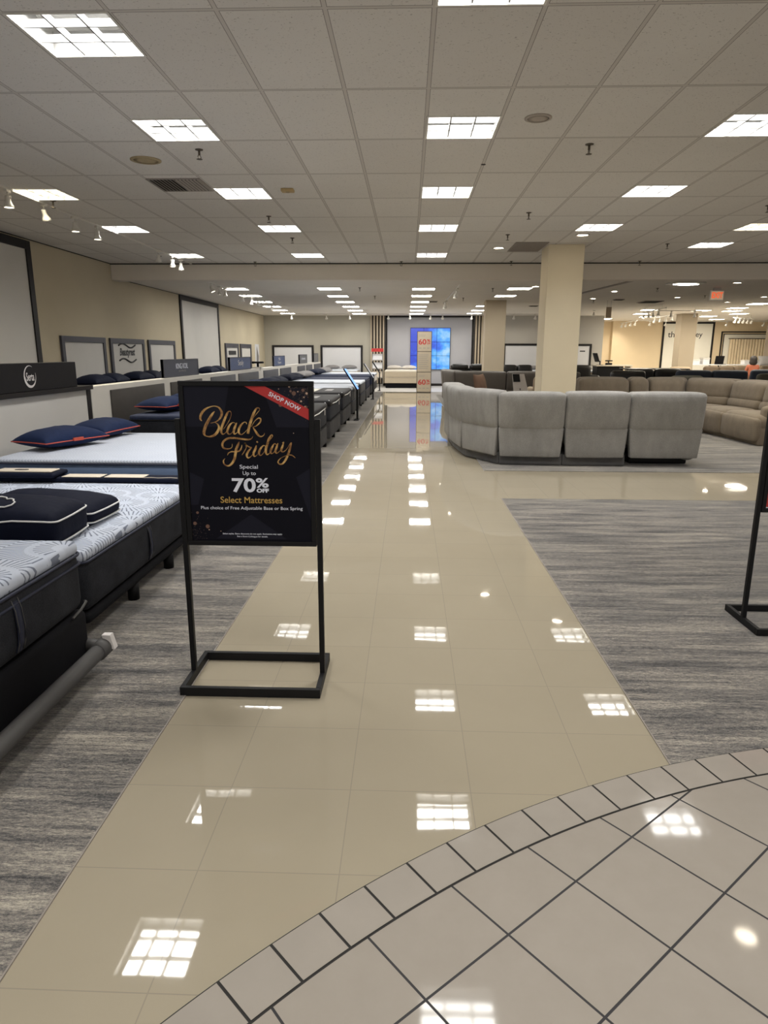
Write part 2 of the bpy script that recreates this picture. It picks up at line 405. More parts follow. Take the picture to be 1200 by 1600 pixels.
# ---------------------------------------------------------------- mesh helpers
class MB:
    def __init__(s): s.v = []; s.f = []
    def add(s, vs, fs):
        o = len(s.v); s.v += [tuple(x) for x in vs]; s.f += [tuple(i + o for i in f) for f in fs]; return s
    def box(s, x0, y0, z0, x1, y1, z1):
        v = [(x0, y0, z0), (x1, y0, z0), (x1, y1, z0), (x0, y1, z0), (x0, y0, z1), (x1, y0, z1), (x1, y1, z1), (x0, y1, z1)]
        return s.add(v, [(0, 3, 2, 1), (4, 5, 6, 7), (0, 1, 5, 4), (1, 2, 6, 5), (2, 3, 7, 6), (3, 0, 4, 7)])
    def quad(s, a, b, c, d): return s.add([a, b, c, d], [(0, 1, 2, 3)])
    def poly(s, pts): return s.add(pts, [tuple(range(len(pts)))])
    def cyl(s, p0, p1, r0, r1=None, n=16, caps=True):
        r1 = r0 if r1 is None else r1
        p0 = Vector(p0); p1 = Vector(p1); d = (p1 - p0).normalized()
        a = d.orthogonal().normalized(); b = d.cross(a)
        vs = []
        for p, r in ((p0, r0), (p1, r1)):
            for i in range(n):
                t = 2 * math.pi * i / n; vs.append(p + a * math.cos(t) * r + b * math.sin(t) * r)
        fs = [(i, (i + 1) % n, n + (i + 1) % n, n + i) for i in range(n)]
        if caps: fs += [tuple(range(n - 1, -1, -1)), tuple(range(n, 2 * n))]
        return s.add(vs, fs)
    def lathe(s, prof, n=20, c=(0, 0, 0)):
        vs = []
        for r, z in prof:
            for i in range(n):
                t = 2 * math.pi * i / n; vs.append((c[0] + r * math.cos(t), c[1] + r * math.sin(t), c[2] + z))
        fs = []
        for k in range(len(prof) - 1):
            for i in range(n):
                j = (i + 1) % n; fs.append((k * n + i, k * n + j, (k + 1) * n + j, (k + 1) * n + i))
        flat = len(prof) == 2 and prof[0][0] < 1e-6
        if prof[0][0] > 1e-6: fs.append(tuple(range(n - 1, -1, -1)))
        if prof[-1][0] > 1e-6 and not flat: fs.append(tuple(range((len(prof) - 1) * n, len(prof) * n)))
        return s.add(vs, fs)
    def tube(s, pts, r, n=8, closed=False):
        P = [Vector(p) for p in pts]; m = len(P); vs = []
        up = Vector((0, 0, 1))
        for i, p in enumerate(P):
            if closed: d = P[(i + 1) % m] - P[i - 1]
            else: d = P[min(i + 1, m - 1)] - P[max(i - 1, 0)]
            d.normalize()
            a = d.cross(up)
            if a.length < 1e-3: a = d.orthogonal()
            a.normalize(); b = a.cross(d)
            for k in range(n):
                t = 2 * math.pi * k / n; vs.append(p + a * math.cos(t) * r + b * math.sin(t) * r)
        fs = []
        for i in range(m if closed else m - 1):
            j = (i + 1) % m
            for k in range(n):
                l = (k + 1) % n; fs.append((i * n + k, i * n + l, j * n + l, j * n + k))
        if not closed: fs += [tuple(range(n - 1, -1, -1)), tuple(range((m - 1) * n, m * n))]
        return s.add(vs, fs)
    def puff(s, w, d, h, r=.05, bulge=0.0, c=(0, 0, 0), fn=None, inner=4, top=None):
        """rounded, optionally pillowed block; c = centre; fn warps a point"""
        def axis(L):
            a = L / 2; rr = min(r, a * .98)
            lo = [-a, -a + .12 * rr, -a + .45 * rr, -a + rr]; k = inner
            return lo + [(-a + rr) + (2 * (a - rr)) * i / k for i in range(1, k)] + [-x for x in reversed(lo)]
        X, Y, Z = axis(w), axis(d), axis(h); idx = {}; vs = []; fs = []
        tb = bulge if top is None else top
        def pt(i, j, k):
            key = (i, j, k)
            if key in idx: return idx[key]
            p = [X[i], Y[j], Z[k]]; L = (w, d, h); q = []
            cl = [max(-(L[t] / 2 - r), min(L[t] / 2 - r, p[t])) if L[t] / 2 > r else 0 for t in range(3)]
            dv = Vector([p[t] - cl[t] for t in range(3)])
            # cube-to-sphere corner rounding
            m_ = max(abs(x) for x in dv)
            if dv.length > 1e-9:
                rr = [min(r, L[t] / 2) for t in range(3)]
                u = Vector([dv[t] / rr[t] for t in range(3)]); mm = max(abs(x) for x in u)
                u = u.normalized() * mm
                dv = Vector([u[t] * rr[t] for t in range(3)])
            q = Vector(cl) + dv
            if bulge or tb:
                e = [2 * q[t] / L[t] for t in range(3)]
                g = lambda a, b: max(0, 1 - abs(a) ** 3) * max(0, 1 - abs(b) ** 3)
                q.x += bulge * g(e[1], e[2]) * e[0]; q.y += bulge * g(e[0], e[2]) * e[1]; q.z += tb * g(e[0], e[1]) * e[2]
            if fn: q = Vector(fn(q.x, q.y, q.z))
            idx[key] = len(vs); vs.append((q.x + c[0], q.y + c[1], q.z + c[2])); return idx[key]
        a, b, e = len(X) - 1, len(Y) - 1, len(Z) - 1
        for i in range(a):
            for j in range(b):
                fs.append((pt(i, j, 0), pt(i, j + 1, 0), pt(i + 1, j + 1, 0), pt(i + 1, j, 0)))
                fs.append((pt(i, j, e), pt(i + 1, j, e), pt(i + 1, j + 1, e), pt(i, j + 1, e)))
            for k in range(e):
                fs.append((pt(i, 0, k), pt(i + 1, 0, k), pt(i + 1, 0, k + 1), pt(i, 0, k + 1)))
                fs.append((pt(i, b, k), pt(i, b, k + 1), pt(i + 1, b, k + 1), pt(i + 1, b, k)))
        for j in range(b):
            for k in range(e):
                fs.append((pt(0, j, k), pt(0, j, k + 1), pt(0, j + 1, k + 1), pt(0, j + 1, k)))
                fs.append((pt(a, j, k), pt(a, j + 1, k), pt(a, j + 1, k + 1), pt(a, j, k + 1)))
        return s.add(vs, fs)
    def build(s, name, mat, parent=None, smooth=False, bevel=0.0, seg=2):
        me = bpy.data.meshes.new(name); me.from_pydata(s.v, [], s.f); me.update()
        o = bpy.data.objects.new(name, me); COL.objects.link(o)
        if mat: me.materials.append(mat)
        if smooth:
            for p in me.polygons: p.use_smooth = True
        if bevel:
            md = o.modifiers.new('bevel', 'BEVEL'); md.width = bevel; md.segments = seg; md.limit_method = 'ANGLE'; md.angle_limit = R(40)
        if parent: o.parent = parent
        return o

def tag(o, label=None, cat=None, group=None, kind=None):
    if label: o['label'] = label
    if cat: o['category'] = cat
    if group: o['group'] = group
    if kind: o['kind'] = kind
    return o

def thing(name, label, cat, loc=(0, 0, 0), rz=0.0, group=None):
    o = bpy.data.objects.new(name, None); COL.objects.link(o)
    o.empty_display_size = .1
    o.location = loc; o.rotation_euler = (0, 0, rz)
    return tag(o, label, cat, group)

def kids(o): return [c for c in COL.objects if c.parent == o]

def copy_tree(o, loc=None, rz=None, label=None, group=None, parent=None):
    c = o.copy(); COL.objects.link(c)
    if parent: c.parent = parent
    for ch in list(o.children): copy_tree(ch, parent=c)
    if loc is not None: c.location = loc
    if rz is not None: c.rotation_euler = (0, 0, rz)
    if label: c['label'] = label
    if group: c['group'] = group
    return c

def struct(o): o['kind'] = 'structure'; return o

def text(name, body, size, mat, parent, loc, rot=(R(90), 0, 0), sx=1.0, align='CENTER', ext=.0006, bold=0.0, shear=0.0, space=1.0, fit=None):
    cu = bpy.data.curves.new(name, 'FONT'); cu.body = body; cu.size = size; cu.align_x = align; cu.align_y = 'CENTER'
    cu.extrude = ext; cu.offset = bold; cu.shear = shear; cu.resolution_u = 4; cu.space_character = space
    t = bpy.data.objects.new(name, cu); COL.objects.link(t)
    dg = bpy.context.evaluated_depsgraph_get(); dg.update()
    me = bpy.data.meshes.new_from_object(t.evaluated_get(dg))
    me.name = name
    bpy.data.objects.remove(t); bpy.data.curves.remove(cu)
    me.transform(Matrix.Diagonal((sx, 1, 1, 1)))
    if fit:
        xs = [v.co.x for v in me.vertices]; ys = [v.co.y for v in me.vertices]
        kx = fit[0] / (max(xs) - min(xs)); ky = fit[1] / (max(ys) - min(ys))
        me.transform(Matrix.Diagonal((kx, ky, 1, 1)) @ Matrix.Translation((-(max(xs) + min(xs)) / 2, -(max(ys) + min(ys)) / 2, 0)))
    me.materials.clear(); me.materials.append(mat)
    o = bpy.data.objects.new(name, me); COL.objects.link(o)
    o.location = loc; o.rotation_euler = rot
    if parent: o.parent = parent
    return o

def rring(L, W, r, z, n=5, c=(0, 0)):
    """rounded rectangle ring in XY"""
    pts = []
    for sx, sy, a0 in ((1, 1, 0), (-1, 1, 90), (-1, -1, 180), (1, -1, 270)):
        for k in range(n + 1):
            a = R(a0 + 90 * k / n)
            pts.append((c[0] + sx * (L / 2 - r) + r * math.cos(a), c[1] + sy * (W / 2 - r) + r * math.sin(a), z))
    return pts

ORD = ['nearest', 'second', 'third', 'fourth', 'fifth', 'sixth', 'seventh', 'eighth', 'ninth', 'tenth', 'eleventh', 'twelfth']
# ---------------------------------------------------------------- structure: floor
CX, CY, RO, RI = 2.265, -1.276, 3.739, 3.597   # curve of the tiled entrance border
def arc(r, a): return (CX + r * math.cos(R(a)), CY + r * math.sin(R(a)))
AL, AR = -.972, .982                            # aisle edges
b = MB(); b.box(XL, YF, -.12, XR, YR, -.02)
struct(b.build('floor', M['pale']))
b = MB()
b.box(AL, YF, -.02, AR, 26.2, 0)
b.box(AR, 6.913, -.02, XR, 8.60, 0)
b.box(AR, 8.6, -.02, 1.15, 8.95, 0) if False else None
b.box(AR, 24.6, -.02, XR, 26.2, 0)
struct(b.build('floor_aisle', M['aisle']))
b = MB(); b.box(XL, YF, -.02, AL - .006, 26.2, .004)
struct(b.build('floor_carpet_left', M['carpet']))
b = MB(); b.box(AR + .006, YF, -.02, XR, 6.907, .004)
struct(b.build('floor_carpet_front_right', M['carpet']))
b = MB(); b.box(AR + .006, 8.606, -.02, XR, 24.594, .004)
struct(b.build('floor_carpet_right', M['carpet']))
b = MB(); b.box(XL, 26.206, -.02, XR, YR, .003)
struct(b.build('floor_rear', M['pale']))
# metal edge strips between tile and carpet
b = MB(); b.box(AL - .005, YF, -.01, AL, 26.2, .0045); struct(b.build('trim_1', M['vent']))
b = MB(); b.box(AR, YF, -.01, AR + .005, 6.913, .0045); struct(b.build('trim_2', M['vent']))
# entrance tiles: field inside the curve, ring of border tiles, dark grout slab below
angs = [136.44 + 2.335 * 14 - 2.335 * k for k in range(46)]
b = MB()
pts = [(*arc(RO + .004, a), .0065) for a in [angs[0] + (angs[-1] - angs[0]) * i / 180 for i in range(181)]]
top = pts + [(CX, YF, .0065)]
x1 = pts[-1][0]
b.poly([(p[0], p[1], .0065) for p in reversed(pts)] + [(pts[0][0], YF, .0065), (pts[-1][0], YF, .0065)])
struct(b.build('trim_3', M['ventd']))
b = MB()
pts = [arc(RI - .004, angs[0] + (angs[-1] - angs[0]) * i / 180) for i in range(181)]
b.poly([(p[0], p[1], .009) for p in reversed(pts)] + [(pts[0][0], YF, .009), (pts[-1][0], YF, .009)])
struct(b.build('floor_entrance', M['entr']))
m_bt = pm('border_tile', (.33, .298, .26), .07, .08, 9, spec=.28)
b = MB()
for k in range(len(angs) - 1):
    a0, a1 = angs[k] - .06, angs[k + 1] + .06
    o = [arc(RO - .001, a0 + (a1 - a0) * i / 3) for i in range(4)]; n_ = [arc(RI + .004, a1 + (a0 - a1) * i / 3) for i in range(4)]
    b.poly([(p[0], p[1], .009) for p in reversed(o + n_)])
struct(b.build('floor_entrance_border', m_bt))

# ---------------------------------------------------------------- structure: ceiling
TX0, TX = .122, .6096
TY0, TY = 4.26, .593
def cell(i, j): return (TX0 + TX * i, TY0 + TY * j)
ROWS = {0: 0, 1: 3, 2: 7, 3: 11, 4: 16}
LCOL = {'L': -8, 'A': -4, 'B': 0, 'C': 4, 'D': 8, 'E': 12, 'F': 16}
LIGHTS = []
for c in 'AB':
    for r in (0, 1, 2, 3, 4): LIGHTS.append((c, r, LCOL[c], ROWS[r] - (1 if c == 'B' and r == 0 else 0)))
for r in (2, 3, 4): LIGHTS.append(('L', r, LCOL['L'], ROWS[r]))
for r in (1, 2, 3): LIGHTS.append(('C', r, LCOL['C'], ROWS[r]))
for r, j in ((2, 7), (3, 11), (4, 14)): LIGHTS.append(('D', r, LCOL['D'], j))
for r, j in ((3, 11), (4, 14)): LIGHTS.append(('E', r, LCOL['E'], j))  # unseen lamps at far right, added for their light
for r, j in ((3, 11),): LIGHTS.append(('F', r, LCOL['F'], j))
for c in 'BCD': LIGHTS.append((c, -1, LCOL[c], -6))  # unseen lamps added behind the view to light the near floor
LIGHTS.append(('A', -1, LCOL['A'], -7))
VENT = (-5, 5); GRILLE = [(3, 14), (3, 15)]
holes = {(i, j) for _, _, i, j in LIGHTS}
b = MB()
i0 = int((XL - TX0) / TX) - 1; i1 = int((XR - TX0) / TX) + 1
j0 = int((YF - TY0) / TY) - 1; j1 = int((15.23 - TY0) / TY) + 1
for i in range(i0, i1):
    for j in range(j0, j1):
        if (i, j) in holes: continue
        x, y = cell(i, j); xa, xb = max(x, XL), min(x + TX, XR); ya, yb = max(y, YF), min(y + TY, 15.23)
        if xb - xa < .001 or yb - ya < .001: continue
        b.quad((xa, ya, H1), (xa, yb, H1), (xb, yb, H1), (xb, ya, H1))
struct(b.build('ceiling', M['ceil']))
b = MB(); b.box(XL, YF, H1 + .16, XR, 15.23, H1 + .2); struct(b.build('ceiling_slab', M['beam']))
b = MB(); b.box(XL, 15.23, 3.0, XR, 15.62, H1 + .2); struct(b.build('ceiling_beam', M['beam'], bevel=.004))
b = MB(); b.box(XL, 15.62, H2, XR, YR, H2 + .2); struct(b.build('ceiling_rear', M['ceil2']))
b = MB(); b.box(XL, 15.205, H1 - .022, XR, 15.232, H1 - .004); struct(b.build('trim_4', M['ventd']))
b = MB(); b.add([(4.60, 19.3, H2 - .02), (4.70, 19.3, H2 - .02), (5.03, 16.0, H2 - .02), (4.93, 16.0, H2 - .02), (4.60, 19.3, H2), (4.70, 19.3, H2), (5.03, 16.0, H2), (4.93, 16.0, H2)],
                [(0, 1, 2, 3), (7, 6, 5, 4), (0, 4, 5, 1), (1, 5, 6, 2), (2, 6, 7, 3), (3, 7, 4, 0)])
struct(b.build('trim_5', M['vent']))

# ---------------------------------------------------------------- structure: walls, columns
b = MB(); b.box(XL - .2, YF, 0, XL, YB + .2, H1 + .2); struct(b.build('wall_left', M['wallL']))
b = MB(); b.box(XL, 15.6, H2 - .012, XL + .012, YB, H2); b.box(XL, YF, H1 - .014, XL + .014, 15.2, H1); struct(b.build('trim_6', M['ventd']))
b = MB(); b.box(XL, YB, 0, -1.73, YB + .2, H2); struct(b.build('wall_rear_left', M['wallB']))
b = MB(); b.box(-1.73, YB, 0, 3.4, YB + .2, H2); struct(b.build('wall_rear_centre', M['wallTV']))
b = MB(); b.box(3.4, YB, 0, 8.56, YB + .2, H2); b.box(8.36, YB + .2, 0, 8.56, YR, H2); struct(b.build('wall_rear_right', M['wallG']))
b = MB(); b.box(8.36, YR, 0, XR, YR + .2, H2); b.box(10.45, YR - .35, 0, XR, YR, H2); struct(b.build('wall_right_rear', M['wallR']))
b = MB(); b.box(XR, YF, 0, XR + .2, YR + .2, H1 + .2); struct(b.build('wall_right', M['wallB']))
b = MB(); b.box(XL, YB - .02, 0, 8.56, YB, .11); struct(b.build('baseboard_rear', M['frameb']))
b = MB(); b.box(XL, YF, .004, XL + .02, YB - .02, .11); struct(b.build('baseboard_left', M['frameb']))
def column(x0, x1, y0, y1, h, mat):
    b = MB(); b.box(x0, y0, 0, x1, y1, h); o = struct(b.build('column', mat, bevel=.012))
    o['kind'] = 'structure'; return o
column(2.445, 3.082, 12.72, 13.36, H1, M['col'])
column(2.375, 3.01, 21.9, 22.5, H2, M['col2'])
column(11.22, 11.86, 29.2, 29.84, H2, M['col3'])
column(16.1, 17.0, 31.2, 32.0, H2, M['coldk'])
# timber slats either side of the video wall
b = MB(); b.box(-1.73, YB - .04, .11, -1.07, YB, H2); struct(b.build('trim_7', M['slatd']))
b = MB()
for k in range(5): b.box(-1.72 + .138 * k, YB - .10, .11, -1.655 + .138 * k, YB - .04, H2)
struct(b.build('trim_8', M['slatc']))
b = MB(); b.box(2.88, YB - .04, .11, 3.4, YB, H2); struct(b.build('trim_9', M['slatd']))
b = MB()
for k in range(4): b.box(2.93 + .132 * k, YB - .10, .11, 2.995 + .132 * k, YB - .04, H2)
struct(b.build('trim_10', M['slatc']))
b = MB(); b.box(-1.05, YB - .05, .11, -.97, YB, H2); b.box(2.78, YB - .05, .11, 2.87, YB, H2); b.box(-1.05, YB - .05, H2 - .08, 2.87, YB, H2)
struct(b.build('trim_11', M['frameb']))
# ---------------------------------------------------------------- recessed ceiling lights (square, nine cells)
def troffer_lamp(col):
    l = bpy.data.lights.new('lamp', 'AREA'); l.shape = 'RECTANGLE'; l.size = TX - .06; l.size_y = TY - .06
    l.energy = TROF; l.color = col; l.spread = R(SPREAD); return l
LW, LY = troffer_lamp((1, .985, .945)), troffer_lamp((1, .90, .66))
def make_troffer(lampmat, name='ceiling_light'):
    t = thing(name, None, 'ceiling light')
    a, c = TX / 2 - .002, TY / 2 - .002
    b = MB(); h = .15
    b.quad((-a, -c, h), (-a, c, h), (a, c, h), (a, -c, h))
    b.quad((-a, -c, 0), (-a, -c, h), (a, -c, h), (a, -c, 0)); b.quad((a, c, 0), (a, c, h), (-a, c, h), (-a, c, 0))
    b.quad((-a, c, 0), (-a, c, h), (-a, -c, h), (-a, -c, 0)); b.quad((a, -c, 0), (a, -c, h), (a, c, h), (a, c, 0))
    b.build('housing', M['refl'], t)
    o = bpy.data.objects.new('lamp', lampmat); COL.objects.link(o); o.parent = t; o.location = (0, 0, h - .03)
    b = MB()
    for k in (-1, 1):
        b.box(k * a / 3 - .005, -c, .006, k * a / 3 + .005, c, .05)
        b.box(-a, k * c / 3 - .005, .006, a, k * c / 3 + .005, .05)
    b.build('louvre', M['louv'], t)
    b = MB()
    for x0, y0, x1, y1 in ((-a, -c, a, -c + .016), (-a, c - .016, a, c), (-a, -c + .016, -a + .016, c - .016), (a - .016, -c + .016, a, c - .016)):
        b.box(x0, y0, -.004, x1, y1, .012)
    b.build('frame', M['metalw'], t)
    return t
WHERE = {'L': 'in row nearest left wall', 'A': 'in row left of the aisle', 'B': 'in row above the aisle',
         'C': 'in row right of the aisle', 'D': 'in far right row', 'E': 'added unseen right of the far right row', 'F': 'added unseen furthest right of the front ceiling'}
NTH = {0: 'nearest', 1: 'second', 2: 'third', 3: 'fourth', 4: 'last before beam'}
tr0 = None; trw = None
for c, r, i, j in LIGHTS:
    x, y = cell(i, j); loc = (x + TX / 2, y + TY / 2, H1)
    warm = (c == 'L' and r == 2) or (c == 'D' and r == 3)
    if r < 0: lab = 'unseen square ceiling light added to light the entrance tiles, ' + WHERE[c]
    else: lab = '%snine cell ceiling light, %s from entrance, %s' % ('yellowish ' if warm else '', NTH[r], WHERE[c])
    if warm:
        trw = trw or make_troffer(LY)
        o = trw if trw.get('label') is None else copy_tree(trw)
    else:
        tr0 = tr0 or make_troffer(LW)
        o = tr0 if tr0.get('label') is None else copy_tree(tr0)
    o.location = loc; tag(o, lab, 'ceiling light', 'square ceiling lights before the beam')

# flush lights beyond the beam
def make_flush(w_=.60, d_=.58, lm='lampf'):
    t = thing('ceiling_light', None, 'ceiling light')
    b = MB(); b.box(-w_ / 2, -d_ / 2, -.02, -w_ / 2 + .02, d_ / 2, 0); b.box(w_ / 2 - .02, -d_ / 2, -.02, w_ / 2, d_ / 2, 0)
    b.box(-w_ / 2 + .02, -d_ / 2, -.02, w_ / 2 - .02, -d_ / 2 + .02, 0); b.box(-w_ / 2 + .02, d_ / 2 - .02, -.02, w_ / 2 - .02, d_ / 2, 0)
    b.build('frame', M['metalw'], t)
    b = MB(); b.quad((-w_ / 2 + .02, -d_ / 2 + .02, -.012), (-w_ / 2 + .02, d_ / 2 - .02, -.012), (w_ / 2 - .02, d_ / 2 - .02, -.012), (w_ / 2 - .02, -d_ / 2 + .02, -.012))
    b.build('diffuser', M[lm], t)
    return t
REAR = {'along the left track lights beyond the beam': [(-4.44, 17.9), (-4.55, 20.05), (-4.72, 22.45), (-4.86, 24.7), (-5.0, 26.9), (-5.08, 29.1)],
        'left of the aisle beyond the beam': [(-2.03, 17.85), (-2.05, 20.2), (-2.06, 22.5), (-2.06, 24.7), (-2.08, 26.95), (-2.09, 29.2)],
        'above the aisle beyond the beam': [(.355, 17.95), (.345, 20.1), (.338, 22.5), (.32, 24.7), (.32, 26.95), (.30, 29.2)],
        'right of the aisle beyond the beam': [(2.76, 17.85), (2.72, 20.1), (2.6, 24.4), (2.66, 26.9), (2.67, 29.0)],
        'in the right hall near the exit sign': [(11.36, 23.3), (11.7, 25.5), (11.05, 26.95), (13.5, 29.2), (13.06, 31.1), (14.7, 34.0), (14.0, 22.6), (14.3, 25.8)],
        'added to brighten the middle of the right hall': [(9.6, 29.3), (9.3, 33.6), (10.6, 31.6), (12.3, 27.2), (12.8, 24.4), (9.0, 26.6)]}  # last list: extra lamps added to brighten the hall ceiling
fl0 = None; fl1 = None
for wh, pts in REAR.items():
    for k, (x, y) in enumerate(pts):
        if 'hall' in wh:
            if fl1 is None: o = fl1 = make_flush(lm='lamph')
            else: o = copy_tree(fl1)
        elif fl0 is None: o = fl0 = make_flush()
        else: o = copy_tree(fl0)
        o.location = (x, y, H2); tag(o, 'flush square ceiling light, %s of those %s' % (ORD[k], wh), 'ceiling light', 'flush ceiling lights beyond the beam')

# round downlights
def make_down():
    t = thing('downlight', None, 'downlight')
    b = MB(); b.lathe([(.11, 0), (.11, -.012), (.085, -.014), (.085, 0)], 24); b.build('trim_ring', M['metalw'], t, True)
    b = MB(); b.lathe([(.0, -.006), (.085, -.006)], 24); b.build('lamp', M['lampd'], t)
    return t
DOWN = [(1.613, 13.09, H1, 'round downlight in the front ceiling left of the big column'), (2.785, 11.72, H1, 'round downlight in the front ceiling above the big column'),
        (2.9, 4.81, H1, 'round downlight in the front ceiling near the entrance tiles'),
        (5.376, 18.74, H2, 'round downlight beyond the beam, right of the big column'), (5.47, 21.19, H2, 'second round downlight beyond the beam right of the big column'),
        (7.51, 16.5, H2, 'round downlight beyond the beam, left of the exit sign'), (10.17, 20.58, H2, 'round downlight beyond the beam, right of the exit sign'),
        (7.79, 20.76, H2, 'small round downlight behind the exit sign'), (10.06, 22.66, H2, 'round downlight at the far right edge of the hall'),
        (3.07, 17.37, H2, 'round downlight just behind the beam beside the big column'), (4.065, 17.77, H2, 'round downlight hidden behind the big column'),
        (4.1, 21.3, H2, 'round downlight between the two beige columns')]
d0 = None
for x, y, z, lab in DOWN:
    if d0 is None: o = d0 = make_down()
    else: o = copy_tree(d0)
    o.location = (x, y, z); tag(o, lab, 'downlight', 'round downlights')

# ---------------------------------------------------------------- track lights
def make_track(name, p0, p1, z, label):
    p0 = Vector((*p0, z)); p1 = Vector((*p1, z)); L = (p1 - p0).length
    t = thing(name, label, 'light track', tuple(p0), math.atan2(p1.y - p0.y, p1.x - p0.x))
    b = MB(); b.box(0, -.018, -.022, L, .018, 0); b.build('rail', M['metalw'], t, bevel=.003)
    b = MB()
    b.box(-.03, -.022, -.026, 0, .022, .002); b.box(L, -.022, -.026, L + .03, .022, .002); b.build('end_cap', M['metalw'], t)
    return t
make_track('light_track', (-4.7, 7.2), (-4.7, 15.1), H1 - .002, 'long white light track on the front ceiling by the left wall')
make_track('light_track', (-4.62, 15.9), (-4.62, 24.2), H2 - .002, 'white light track beyond the beam along the left beds')
make_track('light_track', (-5.2, 29.6), (5.4, 29.6), H2 - .002, 'white light track across the rear ceiling before the video wall')
make_track('light_track', (1.19, 16.9), (1.12, 23.0), H2 - .002, 'white light track beyond the beam right of the aisle lights')
def make_head(tilt=0.0, drop=.16, big=1.0, lm='metalw'):
    t = thing('track_head', None, 'spot light')
    b = MB(); b.box(-.02, -.045, -.03, .02, .045, -.002); b.build('adapter', M[lm], t, bevel=.003)
    b = MB(); b.cyl((0, 0, -.03), (0, 0, -.06), .008, n=10); b.tube([(.035, 0, -.105), (.034, 0, -.07), (0, 0, -.06), (-.034, 0, -.07), (-.035, 0, -.105)], .005, 6); b.build('yoke', M[lm], t, True)
    ax = Vector((math.sin(tilt), 0, -math.cos(tilt))); q = Vector((0, 0, -1)).rotation_difference(ax).to_matrix().to_4x4()
    def rot(b): b.v = [tuple(q @ Vector((v[0] * big, v[1] * big, (v[2] + .1) * big)) + Vector((0, 0, -.1))) for v in b.v]; return b
    b = MB(); b.lathe([(.001, -.065), (.026, -.067), (.03, -.08), (.03, -.12), (.034, -.14), (.052, -.175), (.06, -.20), (.056, -.20), (.048, -.178)], 20); rot(b).build('housing', M[lm], t, True)
    b = MB(); b.lathe([(.0, -.192), (.053, -.192)], 20); rot(b).build('lamp', M['spot'], t)
    return t
HEADS = [(-4.7, 8.33, H1, 'over the front left beds'), (-4.7, 9.13, H1, 'over the front left beds'), (-4.7, 9.95, H1, 'over the front left beds'), (-4.7, 10.64, H1, 'over the front left beds'),
         (-4.7, 13.2, H1, 'just before the beam on the left'), (-4.7, 13.95, H1, 'just before the beam on the left'), (-4.7, 14.46, H1, 'just before the beam on the left'),
         (-4.62, 16.33, H2, 'on the left track beyond the beam'), (-4.62, 17.0, H2, 'on the left track beyond the beam'), (-4.62, 17.52, H2, 'on the left track beyond the beam'), (-4.62, 19.34, H2, 'on the left track beyond the beam'),
         (-4.62, 20.5, H2, 'on the left track beyond the beam'), (-4.62, 21.3, H2, 'on the left track beyond the beam'), (-4.62, 21.75, H2, 'on the left track beyond the beam'), (-4.62, 23.4, H2, 'on the left track beyond the beam'),
         (-5.0, 29.6, H2, 'from left on the rear wall track'), (-3.52, 29.6, H2, 'from left on the rear wall track'), (-2.53, 29.6, H2, 'from left on the rear wall track'), (-.88, 29.6, H2, 'from left on the rear wall track'),
         (.03, 29.6, H2, 'from left on the rear wall track'), (.9, 29.6, H2, 'from left on the rear wall track'), (1.41, 29.6, H2, 'from left on the rear wall track'), (2.63, 29.6, H2, 'from left on the rear wall track'),
         (4.4, 29.6, H2, 'from left on the rear wall track'), (5.3, 29.6, H2, 'from left on the rear wall track'),
         (1.18, 17.6, H2, 'on the short track right of the aisle'), (1.18, 18.2, H2, 'on the short track right of the aisle'), (1.13, 21.8, H2, 'on the short track right of the aisle'), (1.13, 22.5, H2, 'on the short track right of the aisle'),
         (6.99, 26.8, H2, 'standing alone at the end of the grey rear wall')]
def washer(o, nm='spot_beam', en=None):
    # this head's own beam, aimed along the housing
    l = bpy.data.lights.get(nm)
    if l is None:
        l = bpy.data.lights.new(nm, 'SPOT'); l.energy = en or BEAM; l.spot_size = R(85); l.spot_blend = .8; l.color = (1, .90, .74); l.shadow_soft_size = .04
    a = bpy.data.objects.new('beam', l); COL.objects.link(a); a.parent = o
    ax = Vector((math.sin(.75), 0, -math.cos(.75))); a.location = Vector((0, 0, -.12)) + ax * .12
    a.rotation_mode = 'QUATERNION'; a.rotation_quaternion = Vector((0, 0, -1)).rotation_difference(ax)
    return o
h2 = washer(make_head(.75)); h3 = None
h0 = make_head(); h1 = make_head(.35); used = set(); cnt = {}
for k, (x, y, z, wh) in enumerate(HEADS):
    wash = y == 29.6
    p = h2 if wash else h1 if k in (1, 4, 7, 11, 12, 14, 19, 25, 27) else h0
    if p.name not in used: o = p; used.add(p.name)
    else: o = copy_tree(p)
    cnt[wh] = cnt.get(wh, 0) + 1
    o.location = (x, y, z - .022); o.rotation_euler = (0, 0, R(90) if wash else (k * 1.3) % 3.0)
    lab = 'white spot head, %s %s' % (ORD[cnt[wh] - 1] if not wh.startswith('standing') else 'one', wh)
    tag(o, lab, 'spot light', 'spot light heads on tracks')
